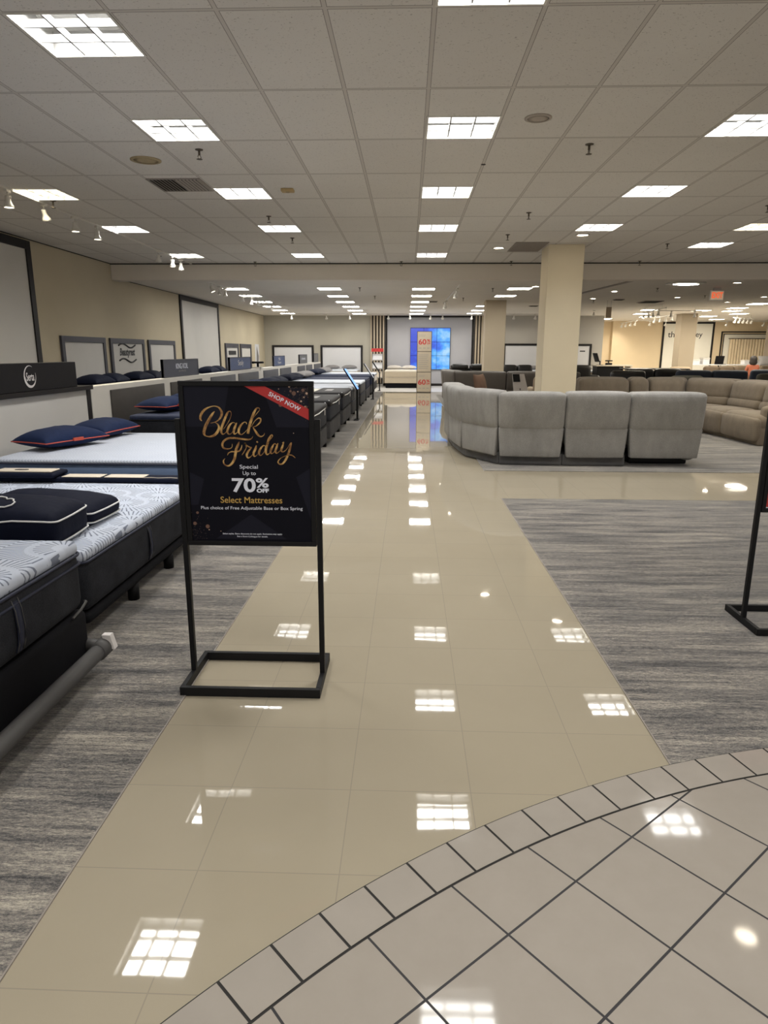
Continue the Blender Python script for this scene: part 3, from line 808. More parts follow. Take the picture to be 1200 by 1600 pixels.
# tracks and heads in the right hall hang on stems
def hang_track(p0, p1, z, label):
    t = make_track('light_track', p0, p1, z, label)
    L = (Vector(p1) - Vector(p0)).length
    for k in (.15, .85):
        b = MB(); b.cyl((L * k, 0, 0), (L * k, 0, H2 - z), .007, n=8); b.build('stem', M['metalw'], t)
HZ = 2.93
RT = [((8.35, 23.2), (8.6, 26.0), [(8.42, 24.0), (8.48, 24.7), (8.53, 25.3), (8.58, 25.9)], 'on the hall track left of the slim column'),
      ((8.75, 24.8), (10.2, 24.9), [(9.15, 24.83), (9.98, 24.88)], 'on the hall track over the slim column'),
      ((10.2, 27.2), (10.3, 30.0), [(10.22, 27.6), (10.24, 28.3), (10.27, 29.0), (10.29, 29.7)], 'on the hall track behind the slim column'),
      ((10.4, 32.3), (10.6, 35.3), [(10.42, 32.6), (10.47, 33.4), (10.53, 34.3), (10.58, 35.1)], 'on the rear hall track by the tan wall'),
      ((11.0, 32.7), (12.2, 33.2), [(11.15, 32.76), (12.0, 33.12)], 'on the rear hall track by the lettered panel'),
      ((13.5, 29.6), (14.7, 30.4), [(13.6, 29.67), (13.85, 29.83), (14.1, 30.0), (14.35, 30.17), (14.6, 30.33)], 'on the hall track before the curtain'),
      ((13.2, 33.3), (18.6, 33.3), [(13.5, 33.3), (14.9, 33.3), (16.6, 33.3), (18.0, 33.3)], 'on the long hall track added to light the lettered panel')]  # track and heads added to brighten the lettered panel
for p0, p1, hs, wh in RT:
    hang_track(p0, p1, HZ, 'white light track with heads, ' + wh.replace('on the', 'the'))
    for k, (x, y) in enumerate(hs):
        wash = y > 29.3
        if wash and h3 is None: o = h3 = washer(make_head(.75), 'hall_beam', BEAMH)
        else: o = copy_tree(h3 if wash else h1 if k % 2 else h0)
        o.location = (x, y, HZ - .022); o.rotation_euler = (0, 0, R(90) if wash else k * 1.1)
        tag(o, 'white spot light head, %s %s' % (ORD[k], wh), 'spot light', 'spot light heads on tracks')

# ---------------------------------------------------------------- things on the ceiling
def make_sprinkler():
    t = thing('sprinkler', None, 'sprinkler')
    b = MB(); b.lathe([(.038, 0), (.036, -.006), (.02, -.01), (.016, -.012)], 18); b.build('plate', M['bronze'], t, True)
    b = MB(); b.cyl((0, 0, -.008), (0, 0, -.05), .011, n=10); b.tube([(.012, 0, -.05), (.022, 0, -.065), (.012, 0, -.082)], .004, 6); b.tube([(-.012, 0, -.05), (-.022, 0, -.065), (-.012, 0, -.082)], .004, 6)
    b.build('head', M['bronze'], t, True)
    b = MB(); b.lathe([(.006, -.08), (.028, -.083), (.028, -.086), (.0, -.086)], 14); b.build('deflector', M['bronze'], t, True)
    return t
SPR = [(-2.0, 6.9, H1, 'beside the second light left of the aisle'), (1.63, 6.83, H1, 'right of the aisle nearest the entrance'), (-1.99, 10.1, H1, 'between two lights left of the aisle'),
       (-1.97, 11.95, H1, 'before the last light left of the aisle'), (1.615, 9.93, H1, 'second right of the aisle'), (1.58, 11.7, H1, 'left of the big column'),
       (4.5, 12.7, H1, 'right of the big column'), (4.62, 9.54, H1, 'at the right edge of the front ceiling'), (-5.0, 14.1, H1, 'near the left end of the beam'), (-4.53, 9.05, H1, 'beside the left light track'),
       (-3.28, 15.0, H1, 'left along the top of the beam'), (-.18, 15.0, H1, 'midway along the top of the beam'), (2.12, 14.98, H1, 'along the top of the beam by the column'), (4.78, 15.0, H1, 'right along the top of the beam'),
       (-1.25, 17.7, H2, 'first beyond the beam left of the aisle'), (-1.0, 20.3, H2, 'second beyond the beam left of the aisle'), (2.1, 17.9, H2, 'first beyond the beam right of the aisle'), (1.6, 21.0, H2, 'second beyond the beam right of the aisle'),
       (6.2, 17.9, H2, 'beyond the beam right of the column'), (8.3, 20.1, H2, 'under the exit sign side of the hall'), (5.7, 22.0, H2, 'in the hall beside the downlights')]
s0 = None
for x, y, z, wh in SPR:
    if s0 is None: o = s0 = make_sprinkler()
    else: o = copy_tree(s0)
    o.location = (x, y, z); o.rotation_euler = (0, 0, x); tag(o, 'small metal ceiling sprinkler ' + wh, 'sprinkler', 'ceiling sprinklers')
def speaker(x, y, mat, label, r=.11):
    t = thing('ceiling_speaker', label, 'ceiling speaker', (x, y, H1))
    b = MB(); b.lathe([(r, 0), (r, -.006), (r * .82, -.012), (r * .8, -.006)], 28); b.build('rim', mat, t, True)
    b = MB(); b.lathe([(0, -.010), (r * .4, -.0095), (r * .81, -.006)], 28); b.build('grille', mat, t, True)
speaker(1.03, 6.1, M['spk'], 'grey round ceiling speaker right of the aisle lights')
speaker(-2.64, 7.24, M['stain'], 'yellowed round ceiling speaker near the air vent', .15)
# air vent: slats inside a flat frame
t = thing('air_vent', 'flat rectangular ceiling air vent with slanted slats left of the aisle', 'air vent', (-2.62, 8.25, H1))
b = MB(); b.box(-.29, -.28, -.004, .29, .28, -.001); b.build('cavity', M['ventd'], t)
b = MB()
for x0, y0, x1, y1 in ((-.3, -.29, .3, -.27), (-.3, .27, .3, .29), (-.3, -.27, -.28, .27), (.28, -.27, .3, .27)): b.box(x0, y0, -.012, x1, y1, 0)
b.build('frame', M['vent'], t)
b = MB()
for k in range(7):
    x = -.26 + .04 * k; b.add([(x, -.27, -.004), (x + .039, -.27, -.018), (x + .039, .27, -.018), (x, .27, -.004)], [(0, 1, 2, 3)])
    b.add([(.02 + .04 * k, -.27, -.018), (.034 + .04 * k, -.27, -.004), (.034 + .04 * k, .27, -.004), (.02 + .04 * k, .27, -.018)], [(0, 1, 2, 3)])
b.build('slat', M['vent'], t)
t = thing('return_grille', 'dark grey square ceiling return grille left of the big column top', 'air vent', (2.13, 13.0, H1))
b = MB(); b.box(-.3, -.55, -.012, .27, .55, -.002); b.build('panel', M['vent'], t)
b = MB()
for k in range(14): b.box(-.28, -.53 + .076 * k, -.016, .27, -.5 + .076 * k, -.01)
b.build('slat', M['vent'], t)
t = thing('smoke_detector', 'small yellowed box detector on the ceiling left of the aisle', 'detector', (-1.44, 8.49, H1))
b = MB(); b.puff(.15, .11, .035, .012, c=(0, 0, -.0175)); b.build('body', M['cardboard'], t, True)
b = MB(); b.lathe([(0, -.042), (.02, -.041), (.025, -.034)], 14); b.build('sensor', M['stain'], t, True)
tag(MB().lathe([(0, -.003), (.022, -.003), (.026, 0)], 14, (.735, 7.49, H1)).build('ceiling_hole', M['ventd']), 'small black hole at a tile joint near the aisle lights', 'hole')
for x, y, lab in ((.75, 22.4, 'small round grille on the ceiling beyond the beam by the aisle'), (4.3, 24.5, 'small square grille on the ceiling between the beige columns'), (6.35, 21.6, 'small dark grille on the hall ceiling')):
    t = thing('ceiling_grille', lab, 'air vent', (x, y, H2))
    b = MB(); b.box(-.14, -.14, -.02, .14, .14, 0); b.build('frame', M['vent'], t)
    b = MB()
    for k in range(5): b.box(-.12, -.11 + .05 * k, -.026, .12, -.09 + .05 * k, -.02)
    b.build('slat', M['ventd'], t)
t = thing('ceiling_diffuser', 'wide dark ceiling air diffuser before the hall tracks', 'air vent', (7.6, 22.5, H2))
b = MB(); b.box(-.3, -.4, -.02, .3, .4, 0); b.build('frame', M['vent'], t)
b = MB()
for k in range(8): b.box(-.27, -.37 + .095 * k, -.028, .27, -.33 + .095 * k, -.02)
b.build('slat', M['ventd'], t)
# swivel accent light in a slot
t = thing('accent_light', 'bright oval accent light just beyond the beam in the right hall', 'ceiling light', (6.35, 16.5, H2), R(12))
b = MB(); b.puff(.72, .5, .04, .018, c=(0, 0, -.02)); b.build('plate', M['metalw'], t, True)
b = MB(); b.lathe([(0, -.044), (.2, -.044)], 24); b.v = [(v[0] * 1.5, v[1], v[2]) for v in b.v]; b.build('lamp', M['lampf'], t)
# exit sign
t = thing('exit_sign', 'white box exit sign with orange EXIT letters hanging beyond the beam', 'exit sign', (7.63, 17.8, H2))
b = MB(); b.box(-.165, -.03, -.30, .165, .03, -.07); b.build('case', M['metalw'], t, bevel=.006)
b = MB(); b.box(-.15, -.034, -.287, .15, -.030, -.083); b.build('face', M['exitb'], t)
b = MB(); b.box(-.09, -.025, -.07, .09, .025, 0); b.build('canopy', M['steel'], t, bevel=.004)
text('lettering', 'EXIT', .185, M['exitr'], t, (0, -.0355, -.186), sx=.72, bold=.006)
# small hanging sign
t = thing('hanging_sign', 'small tan panel hanging from the ceiling beside the grey wall end', 'sign', (6.19, 22.0, H2))
b = MB(); b.box(-.08, -.012, -.52, .08, .012, -.2); b.build('panel', M['tan'], t)
b = MB(); b.cyl((-.06, 0, -.2), (-.06, 0, 0), .004, n=6); b.cyl((.06, 0, -.2), (.06, 0, 0), .004, n=6); b.build('cord', M['steel'], t)
# ---------------------------------------------------------------- the poster stands
STROKES = {'B':[[(-194,1199,2.3),(-200,1208,8.6),(-196,1226,10.1),(-181,1245,9.3),(-160,1257,5.5),(-137,1262,3.1),(-118,1256,7.0),(-107,1237,10.1),(-111,1218,9.3),(-125,1201,4.7),(-143,1193,2.3),(-157,1190,1.6)],[(-139,1194,1.9),(-126,1185,5.5),(-122,1170,9.3),(-130,1152,11.7),(-146,1137,10.1),(-166,1132,5.5),(-182,1135,3.1)],[(-136,1240,2.3),(-146,1230,8.6),(-161,1208,11.7),(-175,1185,12.5),(-185,1162,12.5),(-188,1146,10.9),(-182,1135,5.5)]],'l':[[(-103,1164,1.6),(-80,1195,1.9),(-67,1222,2.3),(-67,1237,2.7),(-74,1241,3.9),(-84,1230,8.6),(-97,1203,10.1),(-110,1172,10.1),(-113,1154,9.3),(-107,1143,5.5),(-95,1149,2.3),(-85,1164,1.9)]],'a':[[(-49,1189,1.9),(-61,1193,3.1),(-75,1182,7.8),(-84,1164,9.3),(-86,1149,7.8),(-77,1143,3.9),(-65,1152,1.9),(-50,1180,1.9)],[(-44,1192,3.9),(-52,1176,9.3),(-59,1156,9.3),(-56,1144,5.5),(-43,1152,2.3),(-33,1168,1.6)]],'c':[[(-2,1187,3.9),(-4,1194,3.1),(-14,1194,3.9),(-28,1180,8.6),(-37,1162,9.3),(-36,1148,7.8),(-26,1142,3.9),(-10,1153,1.9),(4,1168,1.6)]],'k':[[(22,1207,1.6),(42,1230,1.9),(56,1247,2.3),(53,1255,3.9),(43,1253,6.2),(31,1234,10.1),(20,1207,10.9),(9,1176,10.9),(2,1146,10.1)],[(18,1176,1.6),(33,1199,2.3),(49,1212,4.7),(59,1209,6.2),(56,1195,6.2),(40,1180,3.9),(24,1174,1.9)],[(25,1173,3.1),(33,1160,7.8),(44,1143,9.3),(56,1134,5.5),(69,1139,3.1),(74,1149,1.6)]],'F':[[(-68,1102,1.6),(-71,1086,2.3),(-87,1080,4.7),(-106,1084,7.8),(-111,1098,9.3),(-104,1113,8.6),(-84,1125,8.6),(-57,1127,7.8),(-25,1123,7.8),(2,1121,7.0),(16,1125,3.9),(23,1135,1.2)],[(-37,1112,2.3),(-43,1098,9.3),(-52,1078,10.9),(-57,1055,10.9),(-62,1035,10.9),(-75,1015,9.3),(-91,1006,6.2),(-106,1013,6.2),(-110,1027,5.5),(-103,1038,1.6)],[(-91,1052,1.2),(-86,1062,3.9),(-72,1068,4.7),(-52,1068,5.5),(-36,1074,7.0),(-28,1088,3.9),(-26,1098,1.6)]],'r':[[(-28,1054,1.9),(-18,1068,3.9),(-8,1086,2.3),(-10,1098,4.7),(-14,1106,6.2),(-7,1096,5.5),(8,1088,5.5),(14,1086,4.7),(2,1072,7.8),(-7,1055,9.3),(-2,1042,6.2),(12,1049,2.3),(23,1063,1.6)]],'i':[[(36,1096,3.9),(32,1082,9.3),(23,1063,9.3),(25,1049,5.5),(36,1053,2.3),(45,1065,1.6)],[(38,1113,6.2),(43,1108,6.2)]],'d':[[(77,1090,2.3),(68,1096,3.9),(55,1084,7.8),(47,1067,9.3),(48,1055,6.2),(58,1055,3.1),(74,1075,1.9)],[(79,1098,1.9),(100,1125,2.3),(108,1137,3.1),(103,1141,4.7),(92,1125,9.3),(84,1102,10.1),(76,1075,10.1),(80,1057,6.2),(92,1063,2.3),(98,1073,1.6)]],'a2':[[(125,1098,2.3),(115,1104,3.9),(105,1090,7.8),(97,1073,9.3),(99,1062,5.5),(109,1065,2.3),(124,1086,1.9)],[(130,1106,3.9),(124,1090,8.6),(118,1071,8.6),(123,1063,4.7),(135,1071,1.9),(144,1083,1.6)]],'y':[[(150,1106,6.2),(155,1110,3.9),(148,1090,8.6),(143,1075,8.6),(151,1069,4.7),(167,1081,2.3),(184,1108,2.3)],[(188,1110,4.7),(183,1091,8.6),(174,1063,9.3),(161,1035,9.3),(147,1018,7.0),(133,1016,5.5),(128,1027,5.5),(142,1043,2.3),(168,1054,2.3),(188,1055,4.7),(203,1043,1.6)]]}
def catmull(P, k=7):
    out = []
    n = len(P)
    for i in range(n - 1):
        p0, p1, p2, p3 = P[max(i - 1, 0)], P[i], P[i + 1], P[min(i + 2, n - 1)]
        for s in range(k):
            t = s / k
            out.append(tuple(.5 * (2 * p1[c] + (p2[c] - p0[c]) * t + (2 * p0[c] - 5 * p1[c] + 4 * p2[c] - p3[c]) * t * t + (3 * p1[c] - p0[c] - 3 * p2[c] + p3[c]) * t ** 3) for c in range(3)))
    out.append(P[-1]); return out
def brush(b, pts, y):
    P = catmull(pts); L = []; Rr = []
    for i, p in enumerate(P):
        q0, q1 = P[max(i - 1, 0)], P[min(i + 1, len(P) - 1)]
        dx, dz = q1[0] - q0[0], q1[1] - q0[1]; l = math.hypot(dx, dz) or 1; w_ = max(p[2], .8) * .5
        nx, nz = -dz / l * w_, dx / l * w_
        L.append(((p[0] + nx) / 1000, y, (p[1] + nz) / 1000)); Rr.append(((p[0] - nx) / 1000, y, (p[1] - nz) / 1000))
    for i in range(len(P) - 1): b.quad(Rr[i], Rr[i + 1], L[i + 1], L[i])
def stand_frame(name, label, x, y):
    """black floor stand: origin on the floor under the poster, poster faces -y"""
    t = thing(name, label, 'sign stand', (x, y, 0))
    y0, y1 = -.18, .20
    rails = [(-.312, y0, .312, y0 + .022), (-.312, y1 - .022, .312, y1), (-.312, y0 + .022, -.29, y1 - .022), (.29, y0 + .022, .312, y1 - .022)]
    for r in rails:
        b = MB(); b.box(r[0], r[1], .001, r[2], r[3], .042); b.build('base_rail', M['black'], t, bevel=.002)
    for s in (-1, 1):
        b = MB(); b.box(s * .301 - .0115, -.012, .03, s * .301 + .0115, .012, 1.208); b.build('post', M['black'], t, bevel=.002)
    b = MB()
    X, Z0, Z1, f = .287, .648, 1.367, .021
    for x0, z0, x1, z1 in ((-X, Z0, X, Z0 + f), (-X, Z1 - f, X, Z1), (-X, Z0 + f, -X + f, Z1 - f), (X - f, Z0 + f, X, Z1 - f)): b.box(x0, -.013, z0, x1, .013, z1)
    b.build('frame', M['black'], t, bevel=.002)
    return t
sg = stand_frame('sign_stand', 'black floor stand with a dark Black Friday mattress sale poster on the aisle', -.686, 2.86)
b = MB(); b.box(-.268, -.005, .667, .268, .005, 1.348); po = b.build('poster', M['poster'], sg)
Yp = -.0056
for poly in ([(-265, 1347), (-72, 1347), (-108, 1174), (-266, 1174)], [(70, 1347), (267, 1347), (267, 1174), (125, 1174)], [(-260, 977), (-200, 947), (-232, 831), (-266, 831)],
             [(267, 999), (204, 958), (244, 833), (267, 761)], [(0, 790), (156, 678), (-161, 678)]):
    b = MB(); b.poly([(p[0] / 1000, Yp, p[1] / 1000) for p in reversed(poly)])
    tag(b.build('star_facet', M['facet'], po), 'slate grey star facet')
b = MB(); rnd = random.Random(3)
for k in range(120):
    x = 267 - abs(rnd.gauss(0, 48)); z = 1347 - abs(rnd.gauss(0, 44)); r = rnd.uniform(.6, 2.6)
    if x < 90 or z < 1165: continue
    b.lathe([(0, 0), (r / 1000, 0)], 10); n_ = 20
    b.v[-n_:] = [(x / 1000 + v[0], Yp - .0002 - .000004 * k, z / 1000 + v[1]) for v in b.v[-n_:]]
for k in range(70):
    x = -267 + abs(rnd.gauss(0, 40)); z = 669 + abs(rnd.gauss(0, 50)); r = rnd.uniform(.5, 2.2)
    if x < -266: continue
    b.lathe([(0, 0), (r / 1000, 0)], 10); n_ = 20
    b.v[-n_:] = [(x / 1000 + v[0], Yp - .0002 - .000004 * k, z / 1000 + v[1]) for v in b.v[-n_:]]
tag(b.build('speckle', M['sage'], po), kind='stuff')
def dots(lst, mat, y, name):
    for x, z, r in lst:
        b = MB(); b.lathe([(0, 0), (r / 1000, 0)], 14)
        b.v = [(x / 1000 + v[0], y, z / 1000 + v[1]) for v in b.v]; b.build(name, mat, po)
dots([(204, 1317, 9), (146, 1268, 8), (253, 1259, 7.5), (-252, 747, 8), (-196, 734, 9), (264, 1301, 3), (-238, 796, 6), (243, 1330, 7), (190, 1326, 5)], M['bok1'], Yp - .0006, 'soft_dot')
dots([(221, 1324, 2.6), (234, 1284, 4.2), (258, 1317, 5), (246, 1301, 3), (185, 1345, 4.5), (-190, 719, 2.6), (198, 1149, 1.7), (-138, 713, 1.8), (-252, 665, 2), (140, 1335, 2), (250, 1262, 3)], M['bok2'], Yp - .0009, 'bright_dot')
b = MB(); b.poly([(p[0] / 1000, Yp - .0012, p[1] / 1000) for p in reversed([(-10, 1348), (78, 1348), (267, 1251), (267, 1204)])]); tag(b.build('ribbon', M['red'], po), 'red corner ribbon')
text('ribbon_lettering', 'SHOP NOW', .034, M['txtw'], po, (.164, Yp - .0018, 1.283), (R(90), R(27), 0), 1.0, bold=.0007, space=1.06, fit=(.146, .0185))
k = 0
for word, keys in (('black_lettering', 'Black'), ('friday_lettering', ('F', 'r', 'i', 'd', 'a2', 'y'))):
    b = MB()
    for key in ({'Black': ('B', 'l', 'a', 'c', 'k')}.get(keys, keys)):
        for st in STROKES[key]:
            k += 1; brush(b, st, Yp - .0006 - .00008 * k)
    tag(b.build(word, M['gold'], po), 'gold brush lettering')
Z_ = Yp - .001
text('lettering', 'Special', .041, M['txtw'], po, (-.001, Z_, 1.0), fit=(.079, .0222))
text('lettering', 'Up to', .041, M['txtw'], po, (0, Z_, .972), fit=(.057, .0215))
text('lettering', '70', .105, M['txtw'], po, (-.026, Z_, .921), bold=.0028, fit=(.104, .0636))
text('lettering', '%', .062, M['txtw'], po, (.055, Z_, .932), bold=.0016, fit=(.0556, .043))
text('lettering', 'OFF', .028, M['txtw'], po, (.056, Z_, .898), bold=.0014, fit=(.054, .018))
tag(text('lettering', 'Select Mattresses', .042, M['gold2'], po, (.004, Z_, .8555), bold=.0003, fit=(.272, .0285)), 'gold lettering')
text('lettering', 'Plus choice of Free Adjustable Base or Box Spring', .0245, M['txtw'], po, (.004, Z_, .817), fit=(.449, .0185))
text('small_print', 'Select styles. Extra discounts do not apply. Exclusions may apply.', .0118, M['txtw'], po, (.003, Z_, .701), fit=(.266, .0088))
text('small_print', 'See a Store Colleague for details.', .0118, M['txtw'], po, (.002, Z_, .689), fit=(.137, .0086))

sr = stand_frame('sign_stand', 'black floor stand with a red poster cut off by the right picture edge', 2.2, 3.62)
b = MB(); b.box(-.266, -.005, .669, .266, .005, 1.346); pr = b.build('poster', M['black'], sr)
b = MB(); b.quad((-.262, -.0056, .676), (.262, -.0056, .676), (.262, -.0056, .925), (-.262, -.0056, .925)); tag(b.build('red_panel', M['red'], pr), 'red lower poster panel')
b = MB(); b.quad((-.262, -.0058, .672), (.262, -.0058, .672), (.262, -.0058, .677), (-.262, -.0058, .677)); b.build('rule', M['txtw'], pr)
text('lettering', 'S', .05, M['txtw'], pr, (-.235, -.0062, .71))
# ---------------------------------------------------------------- beds and pillows
def bed(label, x0, x1, y0, y1, zb0, zb1, z1, basem, topm, sidem, pipem, group=None, strap=(), rim=.05, top_h=.07, midpipe=None, cover=False, r=.05, spring=None, mx=0.0, my=0.0, legs=True, leg_in=(.12, .16), lowpipe=True):
    """head at x0, foot at x1; base zb0..zb1, mattress zb1..z1; spring = height of a box spring"""
    L, W = x1 - x0, y1 - y0
    t = thing('bed', label, 'bed', ((x0 + x1) / 2, (y0 + y1) / 2, 0), 0, group)
    b = MB(); b.puff(L + mx, W + my, zb1 - zb0, .03, .0, (mx / 2, 0, (zb0 + zb1) / 2)); pl = b.build('platform', basem, t, True)
    if legs:
        for sx in (-1, 1):
            for sy in (-1, 1):
                b = MB(); b.cyl((sx * (L / 2 - leg_in[0]), sy * (W / 2 - leg_in[1]), 0.004), (sx * (L / 2 - leg_in[0]), sy * (W / 2 - leg_in[1]), zb0 + .01), .034, .036, 14); b.build('leg', M['black'], t, True)
    z0 = zb1 + .002
    if spring:
        b = MB(); b.puff(L, W, spring, .03, 0, (0, 0, z0 + spring / 2)); sp_ = b.build('box_spring', sidem, t, True)
        b = MB(); b.tube(rring(L + .006, W + .006, .03, z0 + spring, 4), .006, 6, True); b.build('piping', pipem, sp_, True)
        z0 += spring + .002
    Hh = z1 - z0
    b = MB(); b.puff(L, W, Hh - top_h * .5, r, .006, (0, 0, z0 + (Hh - top_h * .5) / 2)); mt = b.build('mattress', sidem, t, True)
    b = MB(); b.puff(L - .005, W - .005, top_h, .032, .0, (0, 0, z1 - top_h / 2 - .006), top=.012, inner=8); b.build('top_panel', topm, mt, True)
    for z in ([z1 - top_h + .002] + ([z0 + midpipe] if midpipe else []) + ([z0 + .012] if lowpipe else [])):
        b = MB(); b.tube(rring(L + .008, W + .008, r * .9, z, 6), .007, 6, True); b.build('piping', pipem, mt, True)
    for yy in strap:
        b = MB(); X = L / 2
        pth = [(X + .002, yy, z1 - top_h - .02), (X + .014, yy, z1 - top_h - .06), (X + .02, yy, z0 + (Hh - top_h) * .5), (X + .014, yy, z0 + .07), (X + .002, yy, z0 + .035)]
        for a, c in zip(pth, pth[1:]): b.add([(a[0], yy - .022, a[2]), (a[0], yy + .022, a[2]), (c[0], yy + .022, c[2]), (c[0], yy - .022, c[2]), (a[0] - .006, yy - .022, a[2]), (a[0] - .006, yy + .022, a[2]), (c[0] - .006, yy + .022, c[2]), (c[0] - .006, yy - .022, c[2])],
                                             [(0, 3, 2, 1), (4, 5, 6, 7), (0, 4, 7, 3), (1, 2, 6, 5)])
        b.build('handle', M['pipen'], mt, True)
        for s in (-1, 1):
            b = MB(); b.tube([(p[0] + .001, yy + s * .021, p[2]) for p in pth], .0022, 5); b.build('handle_stitching', M['tube'], mt, True)
    if cover:
        b = MB(); b.puff(.62, W + .012, .10, .04, 0, (L / 2 - .295, 0, z1 - .034)); f = b.build('foot_cover', M['blackm'], t, True)
        b = MB(); b.tube([(L / 2 - .02, -W / 2 + .02, z1 + .012), (L / 2 + .008, -W / 2 + .25, z1 - .045), (L / 2 + .012, 0, z1 - .06), (L / 2 + .008, W / 2 - .25, z1 - .045), (L / 2 - .02, W / 2 - .02, z1 + .012)], .010, 6); b.build('cover_piping', M['pipew'], f, True)
        b = MB(); b.quad((L / 2 - .42, -.25, z1 + .0175), (L / 2 - .28, -.25, z1 + .0175), (L / 2 - .28, .25, z1 + .0175), (L / 2 - .42, .25, z1 + .0175)); b.build('cover_patch', M['txtg'], f)
        b = MB(); b.box(L / 2 + .012, W / 2 - .35, z1 - .14, L / 2 + .016, W / 2 - .31, z1 - .04); b.build('care_tag', M['tagw'], f)
    return t
def pillow(label, loc, L, W, Hh, m, rz=0, pipe=None, tagm=None, tilt=0.0, group=None, roll=0.0, n=16):
    t = thing('pillow', label, 'pillow', (loc[0], loc[1], loc[2] + .01), rz, group)
    t.rotation_euler = (roll, tilt, rz)
    b = MB(); vs = []; fs = []
    def P(u, v, s):
        e = max(0, 1 - abs(u) ** 2.4) * max(0, 1 - abs(v) ** 2.4)
        x = L / 2 * u * (1 - .05 * (1 - v * v)); y = W / 2 * v * (1 - .06 * (1 - u * u))
        z = (e ** .42) * Hh * (.62 if s > 0 else -.38)
        z += .004 * math.sin(9 * u + 3 * v) * e
        return (x, y, z + Hh * .38)
    for s in (1, -1):
        o = len(vs)
        for i in range(n + 1):
            for j in range(n + 1):
                u = math.sin(math.pi / 2 * (2 * i / n - 1)); v = math.sin(math.pi / 2 * (2 * j / n - 1)); vs.append(P(u, v, s))
        for i in range(n):
            for j in range(n):
                q = (o + i * (n + 1) + j, o + (i + 1) * (n + 1) + j, o + (i + 1) * (n + 1) + j + 1, o + i * (n + 1) + j + 1)
                fs.append(q if s > 0 else q[::-1])
    b.add(vs, fs); b.build('cover', m, t, True)
    if pipe:
        ring = [P(-1 + 2 * k / 10, -1, 1) for k in range(10)] + [P(1, -1 + 2 * k / 10, 1) for k in range(10)] + [P(1 - 2 * k / 10, 1, 1) for k in range(10)] + [P(-1, 1 - 2 * k / 10, 1) for k in range(10)]
        b = MB(); b.tube(ring, .0055, 6, True); b.build('piping', pipe, t, True)
    if tagm:
        b = MB(); b.box(-.06, -W / 2 - .004, Hh * .38 - .006, .05, -W / 2 + .012, Hh * .38 + .022); b.build('label_tab', tagm, t)
    return t
def box_pillow(label, loc, L, W, Hh, m, pipe, rz=0.0, cloud=False, tiltx=0.0):
    t = thing('pillow', label, 'pillow', loc, rz); t.rotation_euler = (tiltx, 0, rz)
    b = MB(); b.puff(L, W, Hh - .03, .045, .0, (0, 0, (Hh - .03) / 2), top=.075, inner=6, fn=lambda x, y, z: (x, y, z + .007 * math.sin(9 * x + 4) * (1 if z > 0 else .4))); b.build('cover', m, t, True)
    for z in (.022, Hh - .05):
        ring = [(p[0], p[1], p[2] + .010 * math.sin(11 * p[0] + 2 * p[1])) for p in rring(L + .004, W + .004, .05, z, 5)]
        full = []
        for a, c in zip(ring, ring[1:] + ring[:1]):
            for k in range(4): full.append(tuple(a[i] + (c[i] - a[i]) * k / 4 for i in range(3)))
        full = [(p[0], p[1], z + .009 * math.sin(13 * p[0] + 6 * p[1])) for p in full]
        b = MB(); b.tube(full, .0048, 6, True); b.build('piping', pipe, t, True)
    if cloud:
        b = MB()
        c0 = (L / 2 - .30, -W / 2 + .10)
        pts = [(-.10, -.035), (.03, -.035), (.058, -.02), (.062, .005), (.045, .02), (.04, .035), (.022, .045), (.004, .038), (-.01, .06), (-.045, .075), (-.085, .065), (-.11, .03), (-.14, .02), (-.145, -.015), (-.13, -.033)]
        P = []
        for x, y in pts:
            px_, py_ = c0[0] + x, c0[1] + y * 1.1
            P.append((px_, py_, Hh - .026 + .075 * (1 - abs(2 * px_ / L) ** 3) * (1 - abs(2 * py_ / W) ** 3) + .007 * math.sin(9 * px_ + 4)))
        P = [tuple(a[i] + (c[i] - a[i]) * 0 for i in range(3)) for a, c in zip(P, P[1:] + P[:1])]
        b.tube([Vector(p) for p in P], .0042, 6, True); tag(b.build('cloud_outline', pipe, t, True), 'white stitched cloud outline')
    return t

# front bed on an adjustable base
XF = -1.5
base1 = bed('nearest bed, white shell quilting over black border, with a grey foot bar', -3.55, XF, .98, 2.92, .075, .315, .655, M['charb'], M['fan'], M['char'], M['pipen'], strap=(.42, -.35), midpipe=.225, r=.06, leg_in=(.07, .36), lowpipe=False)
cx, cy = base1.location.x, base1.location.y
b = MB(); b.cyl((-1.432 - cx, .9 - cy, .125), (-1.432 - cx, 2.87 - cy, .125), .036, n=20); fb = b.build('foot_bar', M['tube'], base1, True)
b = MB(); b.cyl((-1.432 - cx, 2.84 - cy, .125), (-1.432 - cx, 2.93 - cy, .125), .043, n=20); b.cyl((-1.52 - cx, 2.9 - cy, .14), (-1.432 - cx, 2.9 - cy, .125), .03, n=14); b.build('foot_bar_end', M['tube'], fb, True)
b = MB(); b.box(-1.425 - cx, 2.90 - cy, .115, -1.385 - cx, 2.935 - cy, .185); b.v = [(v[0] + (v[2] - .15) * -.25, v[1], v[2]) for v in b.v]; tag(b.build('care_tag', M['tagw'], fb), 'white paper care tag')
b = MB(); b.tube([(-1.497 - cx, 2.78 - cy, .318), (-1.490 - cx, 2.85 - cy, .335), (-1.492 - cx, 2.905 - cy, .352), (-1.51 - cx, 2.925 - cy, .345)], .006, 6); b.build('mattress_stop', M['tube'], base1)
